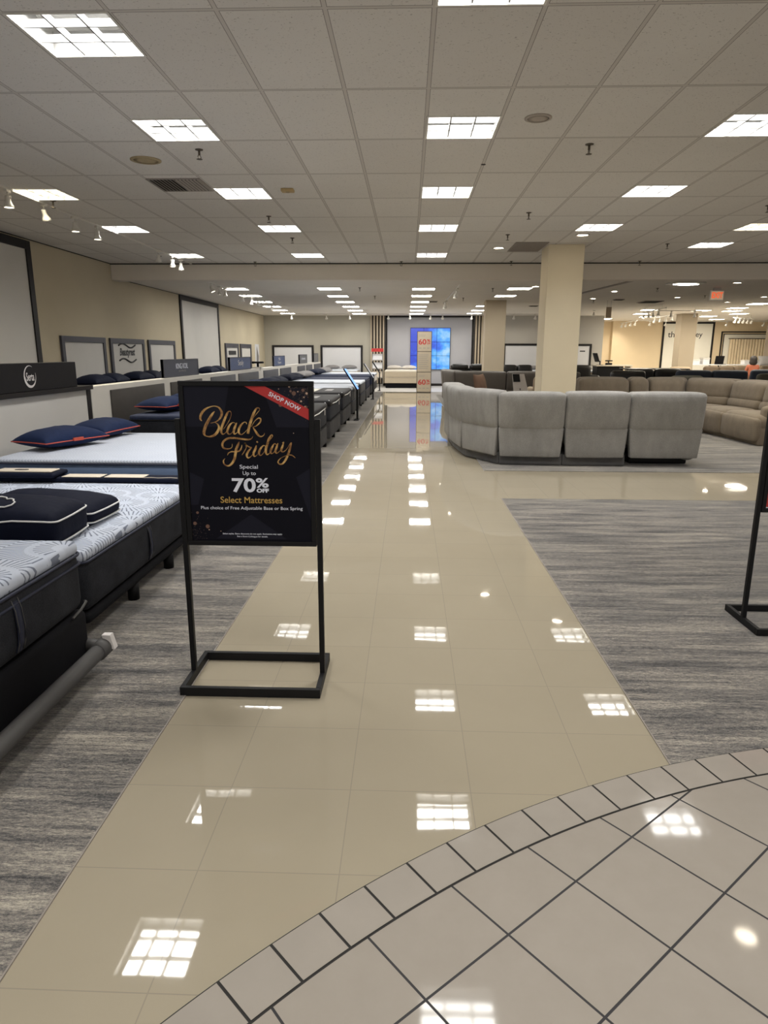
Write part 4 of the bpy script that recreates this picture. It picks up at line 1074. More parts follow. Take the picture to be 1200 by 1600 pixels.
# second bed
XF2 = -1.63
bed('second bed from the front, white shell quilting over deep charcoal border, low legs', -3.66, XF2, 3.19, 5.13, .108, .165, .51, M['charb'], M['fan'], M['char'], M['pipen'], strap=(-.12, .72), r=.06, leg_in=(.045, .66), lowpipe=False)
box_pillow('front navy boxed pillow with white piping and cloud outline on the second bed', (-2.145, 3.39, .519), .74, .42, .185, M['navyd'], M['pipew'], R(3), True)
box_pillow('rear navy boxed pillow with white piping behind the cloud pillow', (-2.14, 3.835, .519), .72, .40, .125, M['navyd'], M['pipew'], R(-2))
t = thing('bed_runner', 'long flat midnight blue runner along the far edge of the second bed', 'bed runner', (-2.55, 5.04, .514))
b = MB(); b.puff(1.78, .17, .034, .015, .002, (0, 0, .017)); b.build('band', M['navyd'], t, True)
b = MB(); b.tube([(.4 + .05 * k, -.06, .0365 + .002 * math.sin(k * 2.1)) for k in range(9)], .003, 5); b.build('emblem', M['cream'], t)
t = thing('pillow', 'flat midnight blue pillow with a cream leaf panel on the runner at left', 'pillow', (-2.98, 5.02, .552))
b = MB(); b.puff(.62, .24, .036, .016, 0, (0, 0, .018), top=.010); b.build('cover', M['navyd'], t, True)
b = MB(); b.puff(.44, .14, .010, .004, 0, (.06, -.02, .045)); pn = b.build('leaf_panel', M['cream'], t, True)
b = MB()
for k in range(5): b.tube([(.0 + .012 * k + .03 * math.cos(a_), -.03 + .018 * math.sin(a_), .0515) for a_ in [2 * math.pi * q / 12 for q in range(12)]], .002, 4, True)
b.build('emblem', M['hb'], pn)
for x, lab in ((-2.49, 'left cream info card lying on the midnight blue runner'), (-2.16, 'right cream info card lying on the midnight blue runner')):
    tag(MB().box(-.15, -.065, 0, .15, .065, .004).build('info_card', M['cream'], bevel=.001), lab, 'card').location = (x, 5.03, .5515)
# third bed, under the black header
bed('bed with white lattice mattress and steel blue border under the black header', -3.5, -1.45, 5.45, 7.38, .1, .298, .615, M['baseg'], M['lattice'], M['blueb'], M['pipen'], r=.06, top_h=.045)
pillow('near navy pillow with orange piping and tab on the white lattice bed', (-3.24, 6.18, .612), .72, .44, .185, M['navy'], R(68), M['orange'], M['orange'])
pillow('far navy pillow with orange piping on the white lattice bed', (-3.2, 6.98, .612), .70, .44, .185, M['navy'], R(84), M['orange'])
tag(MB().box(-.12, -.08, 0, .12, .08, .004).build('info_card', M['tagw']), 'white info card lying on the white lattice bed', 'card').location = (-2.0, 6.55, .625)
# row of display beds along the partition
XR0, XRF = -3.42, -1.22
ROW = [(8.15, 10.1, 'navy topped bed behind the poster stand, first of the row', 'nvq', 'char', True),
       (10.55, 12.15, 'charcoal bed with white edged foot cover, second of the row', 'gyq', 'char', True),
       (12.65, 14.4, 'cream topped bed with black foot cover, third of the row', 'crq', 'char', True),
       (14.85, 16.75, 'pale blue quilted bed, fourth of the row, before the blue tablet stand', 'pal', 'gyq', False),
       (17.4, 19.3, 'pale quilted bed, fifth of the row, with dark pillows', 'pal', 'gyq', False),
       (19.65, 21.5, 'navy bed, sixth of the row, beside the second tablet stand', 'nvq', 'navyp', False),
       (22.6, 24.4, 'navy bed, seventh of the row, near the brochure rack', 'nvq', 'navyp', False),
       (24.65, 26.4, 'pale bed with white border, last of the row', 'pal', 'wpil', False)]
PC = ['navy', 'navy', 'navy', 'navyp', 'navyd', 'gpil', 'navyp', 'gpil']
for k, (y0, y1, lab, tm, sm, cov) in enumerate(ROW):
    bed(lab, XR0, XRF, y0, y1, .15, .42, .735, M['baseg'], M[tm], M[sm], M['pipen'] if sm != 'char' else M['charb'], 'beds along the partition', cover=cov)
    for s in (0, 1):
        yy = y0 + (y1 - y0) * (.27 + .46 * s)
        pillow('%s %s pillow at the head of the %s bed of the row' % (('near', 'far')[s], {'navy': 'navy orange piped', 'navyp': 'dark navy', 'navyd': 'midnight blue', 'gpil': 'grey'}[PC[k]], ['first', 'second', 'third', 'fourth', 'fifth', 'sixth', 'seventh', 'last'][k]),
               (-3.16 if k else -3.14, yy, .735), .68, .45, .18, M[PC[k]], R(78 + 9 * s), M['orange'] if k == 0 else None, M['orange'] if k == 0 and s == 0 else None, group='pillows on the partition row')
# beds with their heads to the left wall: only pillows and tops show over the partition
LB = [(12.75, 14.5, 'leftmost'), (14.9, 16.65, 'second'), (17.1, 18.85, 'third'), (19.9, 23.2, 'fourth'), (24.2, 25.95, 'fifth')]
for k, (y0, y1, w_) in enumerate(LB):
    if k == 3: y0, y1 = 20.4, 22.4
    bed('dark navy bed along the left wall, %s from the entrance' % w_, -6.4, -4.36, y0, y1, .1, .46, .80, M['charb'], M['nvq'], M['navyp'], M['pipen'], 'beds along the left wall')
    for s in (0, 1):
        pillow('%s dark navy pillow of the %s bed along the left wall' % (('near', 'far')[s], w_), (-6.16, y0 + (y1 - y0) * (.27 + .46 * s), .80), .78, .5, .24, M['navyp'], R(86 + 8 * s), group='pillows along the left wall')
# beds under the rear wall panels and the video wall
RB = [(-3.85, -2.2, 28.9, 'pale bed with grey pillows under the rear wall panels', 'pal', 'wpil', 'gpil'),
      (-1.02, .40, 28.95, 'beige bed left of the video wall', 'crq', 'bgm', 'wpil'), (1.85, 3.3, 28.95, 'beige bed right of the video wall', 'crq', 'bgm', 'wpil'),
      (4.35, 5.9, 28.95, 'pale bed under the white panel between the columns', 'pal', 'bgm', 'gpil'), (6.6, 8.1, 28.95, 'pale bed under the panel at the grey wall end', 'pal', 'bgm', 'gpil')]
for x0, x1, yf, lab, tm, sm, pmn in RB:
    W_ = x1 - x0; Lb = YB - .08 - yf
    o = bed(lab, -Lb / 2, Lb / 2, -W_ / 2, W_ / 2, .004, .20, .74, M['charb'], M[tm], M[sm], M['cream'], spring=.23, legs=False, mx=-.06, my=-.08)
    o.location = ((x0 + x1) / 2, YB - .08 - Lb / 2, 0); o.rotation_euler = (0, 0, R(-90))
    for s in (0, 1):
        pillow('%s pillow of the %s' % (('left', 'right')[s], lab), (x0 + (x1 - x0) * (.27 + .46 * s), YB - .42, .74), .66, .44, .17, M[pmn], R(2 - 4 * s))
# ---------------------------------------------------------------- display partition behind the beds
XP = -3.70      # face towards the aisle
t = thing('display_partition', 'long white partition with dark headboard panels behind the row of beds', 'partition', (XP, 7.83, 0))
b = MB(); b.box(-.16, 0, .004, 0, 20.95, 1.085); b.build('body', M['white'], t, bevel=.004)
PAN = [(.50, 2.37, 'hb'), (2.66, 4.28, 'hb'), (4.85, 6.66, 'hbg'), (6.94, 8.93, 'hbg'), (9.53, 11.5, 'hbg'), (11.8, 13.62, 'hbg'), (14.9, 16.55, 'hbg'), (16.85, 18.4, 'hbg'), (18.9, 20.9, 'hbg')]
for y0, y1, m in PAN:
    b = MB(); b.puff(.02, y1 - y0, .70, .008, 0, (.009, (y0 + y1) / 2, .672)); tag(b.build('headboard_panel', M[m], t, True), 'dark headboard panel')
t = thing('display_partition', 'white headboard partition with black frame under the black oval logo header', 'partition', (XP, 5.2, 0))
b = MB(); b.box(-.14, 0, .004, -.005, 2.59, 1.075); b.build('body', M['white'], t)
b = MB(); b.box(-.03, .06, .06, .004, 2.50, 1.06); b.build('white_panel', M['board'], t, bevel=.002)
for s, (y0, y1) in (('l', (0, .06)), ('r', (2.50, 2.59))):
    b = MB(); b.box(-.14, y0, .004, .012, y1, 1.10); b.build('frame_post', M['frameb'], t, bevel=.003)
b = MB(); b.box(-.15, 0, 1.06, .05, 2.59, 1.105); b.build('top_rail', M['frameb'], t, bevel=.003)
t = thing('display_partition', 'white headboard partition behind the two nearest beds', 'partition', (XP - .05, .85, 0))
b = MB(); b.box(-.14, 0, .004, -.005, 4.25, 1.075); b.build('body', M['white'], t)
b = MB(); b.box(-.03, .06, .06, .004, 4.19, 1.06); b.build('white_panel', M['board'], t)
for y0, y1 in ((0, .06), (4.19, 4.25)):
    b = MB(); b.box(-.14, y0, .004, .012, y1, 1.10); b.build('frame_post', M['frameb'], t, bevel=.003)
b = MB(); b.box(-.15, 0, 1.06, .05, 4.25, 1.105); b.build('top_rail', M['frameb'], t)
RX = (R(90), 0, R(90))      # lettering that faces the aisle
t = thing('header_sign', 'long black header box with white oval crescent logo on the near partition', 'sign', (XP + .03, 5.58, 1.106))
b = MB(); b.box(-.12, 0, 0, 0, 1.88, .268); b.build('box', M['blackm'], t, bevel=.006)
b = MB(); pts = []
for k in range(41):
    a = R(62 + 330 * k / 40 * .96); w_ = .004 + .019 * max(0, math.sin((k / 40) * math.pi * 1.02)) ** 1.3 * (1.25 if 14 < k < 40 else .85)
    pts.append((a, w_))
L_ = []
for a, w_ in pts: L_.append(((.107 - w_) * math.cos(a), (.107 - w_) * math.sin(a), .107 * math.cos(a), .107 * math.sin(a)))
for p, q in zip(L_, L_[1:]): b.quad((.0015, .94 + p[0], .14 + p[1]), (.0015, .94 + p[2], .14 + p[3]), (.0015, .94 + q[2], .14 + q[3]), (.0015, .94 + q[0], .14 + q[1]))
lg = b.build('logo_crescent', M['tagw'], t)
text('lettering', 'Serta', .115, M['tagw'], t, (.0015, .945, .14), RX, bold=.001, fit=(.136, .08))
def top_sign(y0, y1, h_, m, label, txts, z=1.086):
    t = thing('header_sign', label, 'sign', (XP - .09, y0, z))
    b = MB(); b.box(-.02, 0, 0, .02, y1 - y0, h_); b.build('board', M[m], t, bevel=.003)
    b = MB(); W = y1 - y0
    for q in ((0, 0, W, .018), (0, h_ - .018, W, h_), (0, .018, .018, h_ - .018), (W - .018, .018, W, h_ - .018)): b.box(-.024, q[0], q[1], .026, q[2], q[3])
    b.build('edge', M['frameg'], t)
    for body, ft, zz, mat in txts: text('lettering', body, .1, M[mat], t, (.0215, W / 2, zz), RX, fit=ft)
    return t
top_sign(10.45, 12.2, .28, 'signn', 'dark slate sign lettered KING KOIL standing on the partition', [('KING KOIL', (.6, .085), .17, 'txtw'), ('INTIMATE', (.36, .03), .09, 'txtg')])
top_sign(14.4, 16.3, .285, 'signb', 'blue sign with white script standing on the partition', [('Sealy', (.5, .15), .145, 'tagw')])
top_sign(19.15, 20.85, .29, 'signb', 'blue sign with white lettering, third on the partition', [('S', (.3, .07), .2, 'tagw'), ('Posture', (.5, .07), .1, 'tagw')])
top_sign(23.7, 25.45, .31, 'signg', 'grey sign with pale lettering, fourth on the partition', [('STEARNS', (.9, .07), .16, 'txtw')])
top_sign(27.3, 28.6, .34, 'signg', 'grey sign at the far end of the partition', [])
t = thing('display_model', 'small black T shaped stand on a white plinth on top of the partition', 'display stand', (XP - .08, 17.05, 1.087))
b = MB(); b.box(-.12, -.09, 0, .12, .09, .03); b.build('plinth', M['white'], t, bevel=.004)
b = MB(); b.cyl((.02, 0, .03), (.02, 0, .12), .028, n=14); b.build('post', M['black'], t, True)
b = MB(); b.puff(.30, .06, .05, .02, 0, (.02, 0, .14)); b.lathe([(0, .105), (.03, .115), (.036, .14), (.026, .165), (0, .17)], 14, (-.1, 0, 0)); b.build('bar', M['black'], t, True)
# wall panels: board in a frame
def wall_panel(label, y0, y1, z0, z1, fm, bm, fw=.11, topm=None):
    t = thing('wall_panel', label, 'wall panel', (XL + .002, y0, z0)); W, Hh = y1 - y0, z1 - z0
    b = MB(); b.box(0, fw, fw, .02, W - fw, Hh - fw); b.build('board', M[bm], t)
    b = MB(); b.box(0, 0, 0, .045, fw, Hh); b.box(0, W - fw, 0, .045, W, Hh); b.box(0, fw, 0, .045, W - fw, fw); b.box(0, fw, Hh - fw, .045, W - fw, Hh); b.build('frame', M[fm], t, bevel=.004)
    return t
wall_panel('tall white wall panel in a black frame at the left picture edge', 8.6, 11.95, .5, 3.30, 'frameb', 'board', .14)
wall_panel('leftmost low white panel in a slate frame on the left wall', 12.69, 14.56, .3, 1.77, 'frameg', 'board')
bt = wall_panel('low white wall panel with a black script logo between two swooshes', 14.8, 16.72, .3, 1.77, 'frameg', 'board')
text('lettering', 'Beautyrest', .20, M['txtb'], bt, (.023, .90, 1.15), RX, bold=.008, shear=.25, fit=(.86, .22))
b = MB()
for z0, s in ((1.315, 1), (.985, -1)):
    P = [(y_, z0 + .045 * math.sin((y_ - .42) * 7.0)) for y_ in [.42 + .95 * q / 20 for q in range(21)]]
    b.tube([(.026, y_, z_) for y_, z_ in P], .018, 6)
b.build('logo_swoosh', M['txtb'], bt, True)
wall_panel('third low white panel in a slate frame on the left wall', 17.0, 18.95, .3, 1.77, 'frameg', 'board')
wall_panel('tall white wall panel in a black frame beyond the beam on the left wall', 19.6, 23.55, .5, 3.045, 'frameb', 'board', .13)
q = wall_panel('low white panel with a black name bar on the left wall', 24.2, 26.1, .3, 1.78, 'frameg', 'board', .15)
b = MB(); b.box(.022, .45, 1.08, .04, 1.45, 1.22); b.build('name_bar', M['txtb'], q)
wall_panel('last low white panel on the left wall near the corner', 26.4, 28.2, .3, 1.78, 'frameg', 'board', .15)
t = thing('wall_poster', 'narrow grey photo poster on the left wall beside the corner', 'poster', (XL + .002, 29.0, .7))
b = MB(); b.box(0, 0, 0, .012, .75, 1.1); b.build('sheet', M['boardw'], t)
b = MB(); b.add([(.0135, .1, 0), (.0135, .5, 0), (.0135, .65, .6), (.0135, .3, 1.05), (.0135, .2, .5)], [(0, 1, 2, 3, 4)]); b.build('print', M['gpil'], t)
def rear_panel(label, x0, x1, z0, z1, fw=.09, bm='boardw'):
    t = thing('wall_panel', label, 'wall panel', (x0, YB - .002, z0)); W, Hh = x1 - x0, z1 - z0
    b = MB(); b.box(fw, -.02, fw, W - fw, 0, Hh - fw); b.build('board', M[bm], t)
    b = MB(); b.box(0, -.05, 0, fw, 0, Hh); b.box(W - fw, -.05, 0, W, 0, Hh); b.box(fw, -.05, 0, W - fw, 0, fw); b.box(fw, -.05, Hh - fw, W - fw, 0, Hh); b.build('frame', M['frameb'], t, bevel=.004)
    return t
rear_panel('white black framed panel on the rear wall, nearest the left corner', -6.15, -4.28, .3, 1.78)
rear_panel('white black framed panel on the rear wall over the grey pillows', -3.97, -2.07, .3, 1.78)
rear_panel('white black framed panel on the grey wall between the two columns', 4.2, 5.86, .3, 1.87)
q = rear_panel('white black framed panel at the right end of the grey wall', 6.45, 8.09, .3, 1.86)
b = MB(); b.box(1.13, -.024, 1.22, 1.36, -.02, 1.27); b.build('name_bar', M['txtb'], q)
# video wall: nine screens
t = thing('video_wall', 'three by three wall of screens showing blue sky and clouds', 'screen', (.95, YB - .012, .73))
b = MB(); b.box(-.89, -.05, 0, .89, -.001, 1.81); b.build('backing', M['black'], t)
b = MB()
scrn = []
for i in range(3):
    for j in range(3):
        x = -.88 + .5875 * i; z = .01 + .598 * j
        b = MB(); b.box(x, -.062, z, x + .575, -.05, z + .585); tag(b.build('screen', M['screen'], t), 'glowing sky screen')
# second thoughts on the far right hall wall: lettered panel and curtained window
t = thing('lettered_panel', 'tall ivory panel lettered in black serif behind the slim column', 'wall panel', (12.97, YR - .352, .2)); W, Hh, fw = 2.6, 2.82, .09
b = MB(); b.box(fw, -.02, fw, W - fw, 0, Hh - fw); b.build('board', M['ivory'], t)
b = MB(); b.box(0, -.05, 0, fw, 0, Hh); b.box(W - fw, -.05, 0, W, 0, Hh); b.box(fw, -.05, 0, W - fw, 0, fw); b.box(fw, -.05, Hh - fw, W - fw, 0, Hh); b.build('frame', M['frameb'], t)
text('lettering', 'the', .52, M['txtb'], t, (.56, -.022, 2.2), bold=.003, fit=(.55, .29))
text('lettering', 'ey', .52, M['txtb'], t, (1.86, -.022, 2.12), bold=.003, fit=(.34, .27))
b = MB()
for k in range(4): b.box(.62, -.024, 1.28 - .13 * k, 1.0, -.02, 1.32 - .13 * k)
b.build('small_print', M['txtg'], t)
t = thing('curtained_window', 'wide ivory curtained display opening with a thin double black frame in the right hall', 'curtain', (15.95, YR - .352, .2)); W, Hh = 3.4, 2.36
b = MB(); b.box(0, -.04, 0, .06, 0, Hh); b.box(W - .06, -.04, 0, W, 0, Hh); b.box(.06, -.04, Hh - .06, W - .06, 0, Hh); b.build('outer_frame', M['frameb'], t)
b = MB(); b.box(.12, -.03, 0, .155, 0, Hh - .12); b.box(.155, -.03, Hh - .155, W - .1, 0, Hh - .12); b.build('inner_frame', M['frameb'], t)
b = MB(); b.box(.16, -.012, 0, W - .1, -.002, Hh - .16); b.build('board', M['ivory'], t)
b = MB(); n = 120; vs = []
for k in range(n + 1):
    x = .42 + (W - .55) * k / n; y = -.10 + .035 * math.sin(k * 1.05) + .012 * math.sin(k * 2.3)
    vs += [(x, y, .02), (x, y * .9, 1.98)]
b.add(vs, [(2 * k, 2 * k + 2, 2 * k + 3, 2 * k + 1) for k in range(n)]); b.build('curtain', M['curt'], t, True)
b = MB(); b.cyl((.36, -.1, 2.0), (W - .1, -.1, 2.0), .02, n=10); b.build('curtain_rod', M['frameb'], t, True)

# ---------------------------------------------------------------- tower sign, brochure rack, tablet stands
t = thing('tower_sign', 'tall tan tower sign with red sixty percent prices at the far end of the aisle', 'sign', (.575, 25.9, 0))
b = MB(); b.box(-.275, -.09, .004, .275, .09, 2.24); b.build('core', M['hb'], t, bevel=.004)
for z0, z1 in ((.03, .75), (.77, 1.50), (1.52, 2.22)):
    b = MB(); b.box(-.255, -.102, z0, .255, -.09, z1); b.build('poster', M['tanp'], t)
for zc in (1.86, .39):
    text('lettering', '60', .26, M['red'], t, (-.075, -.1035, zc), bold=.006, fit=(.29, .2))
    text('lettering', '%', .11, M['red'], t, (.155, -.1035, zc + .045), bold=.003, fit=(.13, .095))
    text('lettering', 'OFF', .065, M['red'], t, (.155, -.1035, zc - .06), bold=.002, fit=(.13, .07))
    b = MB()
    b.box(-.2, -.1045, zc + .24, .04, -.102, zc + .252); b.box(-.2, -.1045, zc + .19, .02, -.102, zc + .202)
    for x in (-.2, -.05, .1): b.box(x, -.1045, zc - .24, x + .09, -.102, zc - .215)
    b.build('small_print', M['txtg'], t)
b = MB()
for k in range(8): b.box(-.2, -.1045, 1.38 - .07 * k, .16 - .03 * (k % 3), -.102, 1.395 - .07 * k)
b.build('small_print', M['txtg'], t)
t = thing('brochure_rack', 'brochure rack with red header and white leaflets by the slats', 'rack', (-1.36, 29.9, 0))
b = MB(); b.box(-.24, 0, .004, -.22, .25, 1.6); b.box(.22, 0, .004, .24, .25, 1.6); b.box(-.22, .2, .004, .22, .22, .12); b.build('frame', M['steel'], t)
b = MB(); b.box(-.26, -.02, 1.50, .26, .02, 1.64); tag(b.build('header', M['red'], t), 'red header')
for z in (1.16, .80, .42):
    b = MB(); b.box(-.22, 0, z - .04, .22, .2, z); b.build('shelf', M['steel'], t)
    b = MB(); b.add([(-.21, .0, z), (.21, .0, z), (.21, .08, z + .25), (-.21, .08, z + .25), (-.21, .03, z), (.21, .03, z), (.21, .11, z + .25), (-.21, .11, z + .25)], [(0, 1, 2, 3), (7, 6, 5, 4), (3, 2, 6, 7), (0, 3, 7, 4), (1, 5, 6, 2)])
    b.build('leaflets', M['boardw' if z > .5 else 'cream'], t)
def tablet(label, y, mat):
    t = thing('tablet_stand', label, 'tablet stand', (-1.14, y, 0))
    b = MB(); b.box(-.07, -.2, .004, .04, .2, .018); b.build('base', M['black'], t, bevel=.003)
    b = MB(); b.box(-.022, -.022, .018, .022, .022, .70); b.build('post', M['black'], t, bevel=.003)
    p0, p1 = Vector((.02, 0, .67)), Vector((-.28, 0, 1.13)); d = (p1 - p0).normalized(); n_ = Vector((d.z, 0, -d.x))
    def slab(o0, o1, hw, e0, e1):
        b = MB(); a, c = p0 + d * e0, p1 - d * e1; vs = []
        for q in (a, c):
            for o_ in (o0, o1):
                for s in (-1, 1): vs.append(q + n_ * o_ + Vector((0, s * hw, 0)))
        return b.add(vs, [(0, 1, 3, 2), (4, 6, 7, 5), (0, 4, 5, 1), (2, 3, 7, 6), (0, 2, 6, 4), (1, 5, 7, 3)])
    slab(-.016, .012, .20, 0, 0).build('tablet_case', M['black'], t, bevel=.003)
    slab(.012, .0145, .185, .015, .015).build('screen', mat, t)
tablet('tablet stand with a slanted blue screen, nearest of three along the aisle', 15.15, M['tabscr'])
tablet('tablet stand with a slanted pale face, middle of three along the aisle', 21.9, M['tabwht'])
tablet('tablet stand with a dark slanted face, furthest of three along the aisle', 26.9, M['blackm'])
t = thing('fire_extinguisher', 'red fire extinguisher on the rear wall beside the slats', 'fire extinguisher', (3.42, YB - .09, .75))
b = MB(); b.lathe([(0, 0), (.07, .005), (.08, .03), (.08, .42), (.06, .5), (.03, .53), (.03, .56)], 18); b.build('cylinder', M['redx'], t, True)
b = MB(); b.box(-.02, -.06, .56, .02, .03, .59); b.box(-.02, -.07, .61, .02, .02, .63); b.build('valve', M['black'], t)
b = MB(); b.tube([(.02, -.03, .57), (.1, -.03, .5), (.1, -.03, .2)], .012, 6); b.build('hose', M['black'], t, True)
# ---------------------------------------------------------------- sofas
def sectional(label, line, hgt, M_back, M_low, M_base, style, depth=1.0, left_end=True, right_end=True, seatm=None, gaps=True, skip_base=()):
    """line: rear edge corner points, seats lie to the left of the walking direction"""
    c = sum((Vector((*p, 0)) for p in line), Vector()) / len(line)
    t = thing('sectional_sofa', label, 'sofa', (c.x, c.y, 0))
    n = len(line) - 1
    dirs = [(Vector(line[i + 1]) - Vector(line[i])).normalized() for i in range(n)]
    def half(i):
        a = math.atan2(dirs[i].x * dirs[i + 1].y - dirs[i].y * dirs[i + 1].x, dirs[i].dot(dirs[i + 1])); return math.tan(a / 2)
    mit = [0] + [half(i) for i in range(n - 1)] + [0]
    sm = seatm or M_back
    for i in range(n):
        P = Vector(line[i]); d = dirs[i]; W = (Vector(line[i + 1]) - P).length; nrm = Vector((-d.y, d.x))
        kl, kr = mit[i], mit[i + 1]
        def tr(x, y, z, extra=None):
            u = (x + W / 2) / W; xl = kl * max(y, 0); xr = W - kr * max(y, 0)
            xx = xl + (xr - xl) * u
            q = P + d * xx + nrm * y
            return (q.x - c.x, q.y - c.y, z)
        def block(name, w_, y0, y1, z0, z1, r, m, bulge=0.0, lean=0.0, top=None, taper=0.0, inner=4, rearb=0.0):
            def fn(x, y, z):
                yy = y + (y0 + y1) / 2; zz = z + (z0 + z1) / 2
                f = (zz - z0) / (z1 - z0)
                xx = x * (1 - taper * (1 - f)); yy = yy - lean * f
                if rearb: yy -= rearb * math.sin(max(0, min(1, f)) * math.pi) * (1 if y < 0 else 0)
                return tr(xx, yy, zz)
            b = MB(); b.puff(w_, y1 - y0, z1 - z0, r, bulge, (0, 0, 0), fn, inner, top)
            o = b.build(name, m, t, True); return o
        g = .018
        if style == 'recliner':
            hh = hgt + random.uniform(-.012, .008)
            block('backrest', W - g, .03, .36, .48, hh, .055, M_back, .014, .045, inner=6, top=.012)
            if gaps: block('lower_back_panel', W - g - .004, .036, .14, .125, .515, .018, M_low, .006, .0, taper=.075)
            block('headrest', W - g - .04, .20, .40, .72, hh - .03, .08, M_back, .012, .02)
            block('seat_cushion', W - g, .28, depth - .04, .26, .50, .09, sm, .012)
            block('footrest', W - g, depth - .12, depth, .10, .44, .05, sm, .012)
            if i not in skip_base: block('base', W - .004, .10, depth - .1, .006, .16, .02, M_base)
            else: block('mechanism', W * .8, .25, depth - .2, .02, .16, .02, M['black'])
        else:
            block('backrest', W - g, .05, .34, .44, hgt, .09, M_back, .014, .06, inner=6)
            block('back_cushion', W - g - .02, .24, .46, .60, hgt - .02, .09, M_back, .016, .06, inner=6)
            block('lumbar_cushion', W - g - .02, .27, .50, .46, .66, .08, M_back, .016, .02)
            block('seat_cushion', W - g, .34, depth - .03, .24, .50, .10, sm, .014)
            block('footrest', W - g, depth - .14, depth, .07, .45, .06, sm, .016)
            block('base', W - .004, .08, depth - .08, .006, .30, .03, M_base)
    for end, on in ((0, left_end), (n - 1, right_end)):
        if not on: continue
        P = Vector(line[end]); d = dirs[end]; W = (Vector(line[end + 1]) - P).length; nrm = Vector((-d.y, d.x))
        x0 = .02 if end == 0 else W - .20
        def fn(x, y, z):
            q = P + d * (x + x0 + .09) + nrm * (y + .56); return (q.x - c.x, q.y - c.y, z + .36)
        b = MB(); b.puff(.18, .82, .56, .07, .01, (0, 0, 0), fn); b.build('arm', M_back, t, True)
    return t
sectional('curved grey chenille reclining sectional seen from behind beside the aisle',
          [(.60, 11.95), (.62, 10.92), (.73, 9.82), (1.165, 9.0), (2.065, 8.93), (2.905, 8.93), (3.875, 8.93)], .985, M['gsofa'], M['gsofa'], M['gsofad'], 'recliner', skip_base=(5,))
sectional('curved tan chenille sectional facing the camera behind the grey one',
          [(6.75, 11.2), (6.72, 12.4), (6.62, 13.6), (5.85, 14.55), (4.96, 14.6), (4.55, 14.6), (3.5, 14.6)], .985, M['tsofa'], M['tsofa'], M['tsofa'], 'front', 1.12)
sectional('dark taupe leather sectional seen from behind, beyond the grey sectional',
          [(1.0, 21.2), (1.0, 20.1), (1.25, 18.9), (2.62, 18.5), (3.5, 18.5), (4.6, 18.5)], .99, M['dsofa'], M['dsofa'], M['charb'], 'recliner')
def sofa(label, x, y, rz, W, n, m, hgt=.9, depth=.95, armm=None, pads=0):
    t = thing('sofa', label, 'sofa', (x, y, 0), rz)
    b = MB(); b.puff(W - .3, depth - .1, .30, .03, 0, (0, 0, .20)); b.build('base', m, t, True)
    w_ = (W - .40) / n
    for k in range(n):
        cx_ = -W / 2 + .20 + w_ * (k + .5)
        b = MB(); b.puff(w_ - .01, depth - .32, .20, .07, .012, (cx_, -.12, .42)); b.build('seat_cushion', m, t, True)
        b = MB(); b.puff(w_ - .01, .26, hgt - .38, .10, .012, (cx_, depth / 2 - .17, .38 + (hgt - .38) / 2), fn=None); b.build('back_cushion', m, t, True)
        if pads:
            b = MB(); b.puff(w_ - .06, .28, .20, .09, .01, (cx_, depth / 2 - .20, hgt - .02)); b.build('headrest', m, t, True)
    for s in (-1, 1):
        b = MB(); b.puff(.22, depth, .60, .09, .01, (s * (W / 2 - .11), 0, .33)); b.build('arm', armm or m, t, True)
        for yy in (-depth / 2 + .1, depth / 2 - .1):
            b = MB(); b.cyl((s * (W / 2 - .12), yy, .004), (s * (W / 2 - .12), yy, .08), .025, n=10); b.build('leg', M['black'], t)
    return t
sofa('black leather loveseat with rounded headrests left of the rear column', 2.15, 24.0, R(8), 1.75, 2, M['bsofa'], 1.0, pads=1)
sofa('black leather sofa between the two beige columns', 4.3, 27.2, 0, 1.6, 2, M['bsofa'], 1.0)
sofa('black leather sofa just right of the big beige column', 6.3, 27.2, 0, 2.2, 2, M['bsofa'], 1.0)
sofa('black leather recliner sofa left in the right hall', 7.0, 22.5, R(180), 1.5, 1, M['bsofa'], .92)
sofa('black sofa seen behind the tan sectional', 8.2, 23.6, R(180), 2.2, 2, M['bsofa'], .96)
sofa('slate blue sofa with pale blue arm behind the tan sectional', 9.5, 22.2, R(180), 2.6, 2, M['blsofa'], .95, armm=M['blarm'])
sofa('slate blue sofa at the right picture edge', 12.2, 22.8, R(176), 2.7, 3, M['blsofa'], .96)
sofa('brown fabric sofa in front of the lettered panel', 13.6, 30.3, R(180), 2.3, 3, M['brsofa'], .93)
sofa('brown fabric sofa left of the seated person', 15.9, 30.2, R(180), 2.2, 2, M['brsofa'], .93)
def armchair(label, x, y, rz, m):
    t = thing('armchair', label, 'armchair', (x, y, 0), rz)
    b = MB(); b.puff(.8, .8, .26, .05, .01, (0, 0, .27)); b.build('seat', m, t, True)
    b = MB(); b.puff(.8, .2, .62, .09, .012, (0, .34, .62)); b.build('backrest', m, t, True)
    for s in (-1, 1):
        b = MB(); b.puff(.15, .8, .3, .06, .01, (s * .36, 0, .5)); b.build('arm', m, t, True)
        for yy in (-.32, .32):
            b = MB(); b.cyl((s * .32, yy, .004), (s * .32, yy, .15), .02, n=10); b.build('leg', M['black'], t)
    return t
armchair('tan armchair seen between the dark taupe sectional and the big column', 3.42, 17.0, R(180), M['tan'])
armchair('olive grey armchair in front of the slate blue sofa', 10.0, 19.6, R(180), M['olive'])
armchair('tan high back chair beside the slim column', 11.05, 28.6, R(170), M['tan'])
armchair('olive armchair behind the tan sectional back', 6.9, 17.6, R(180), M['olive'])
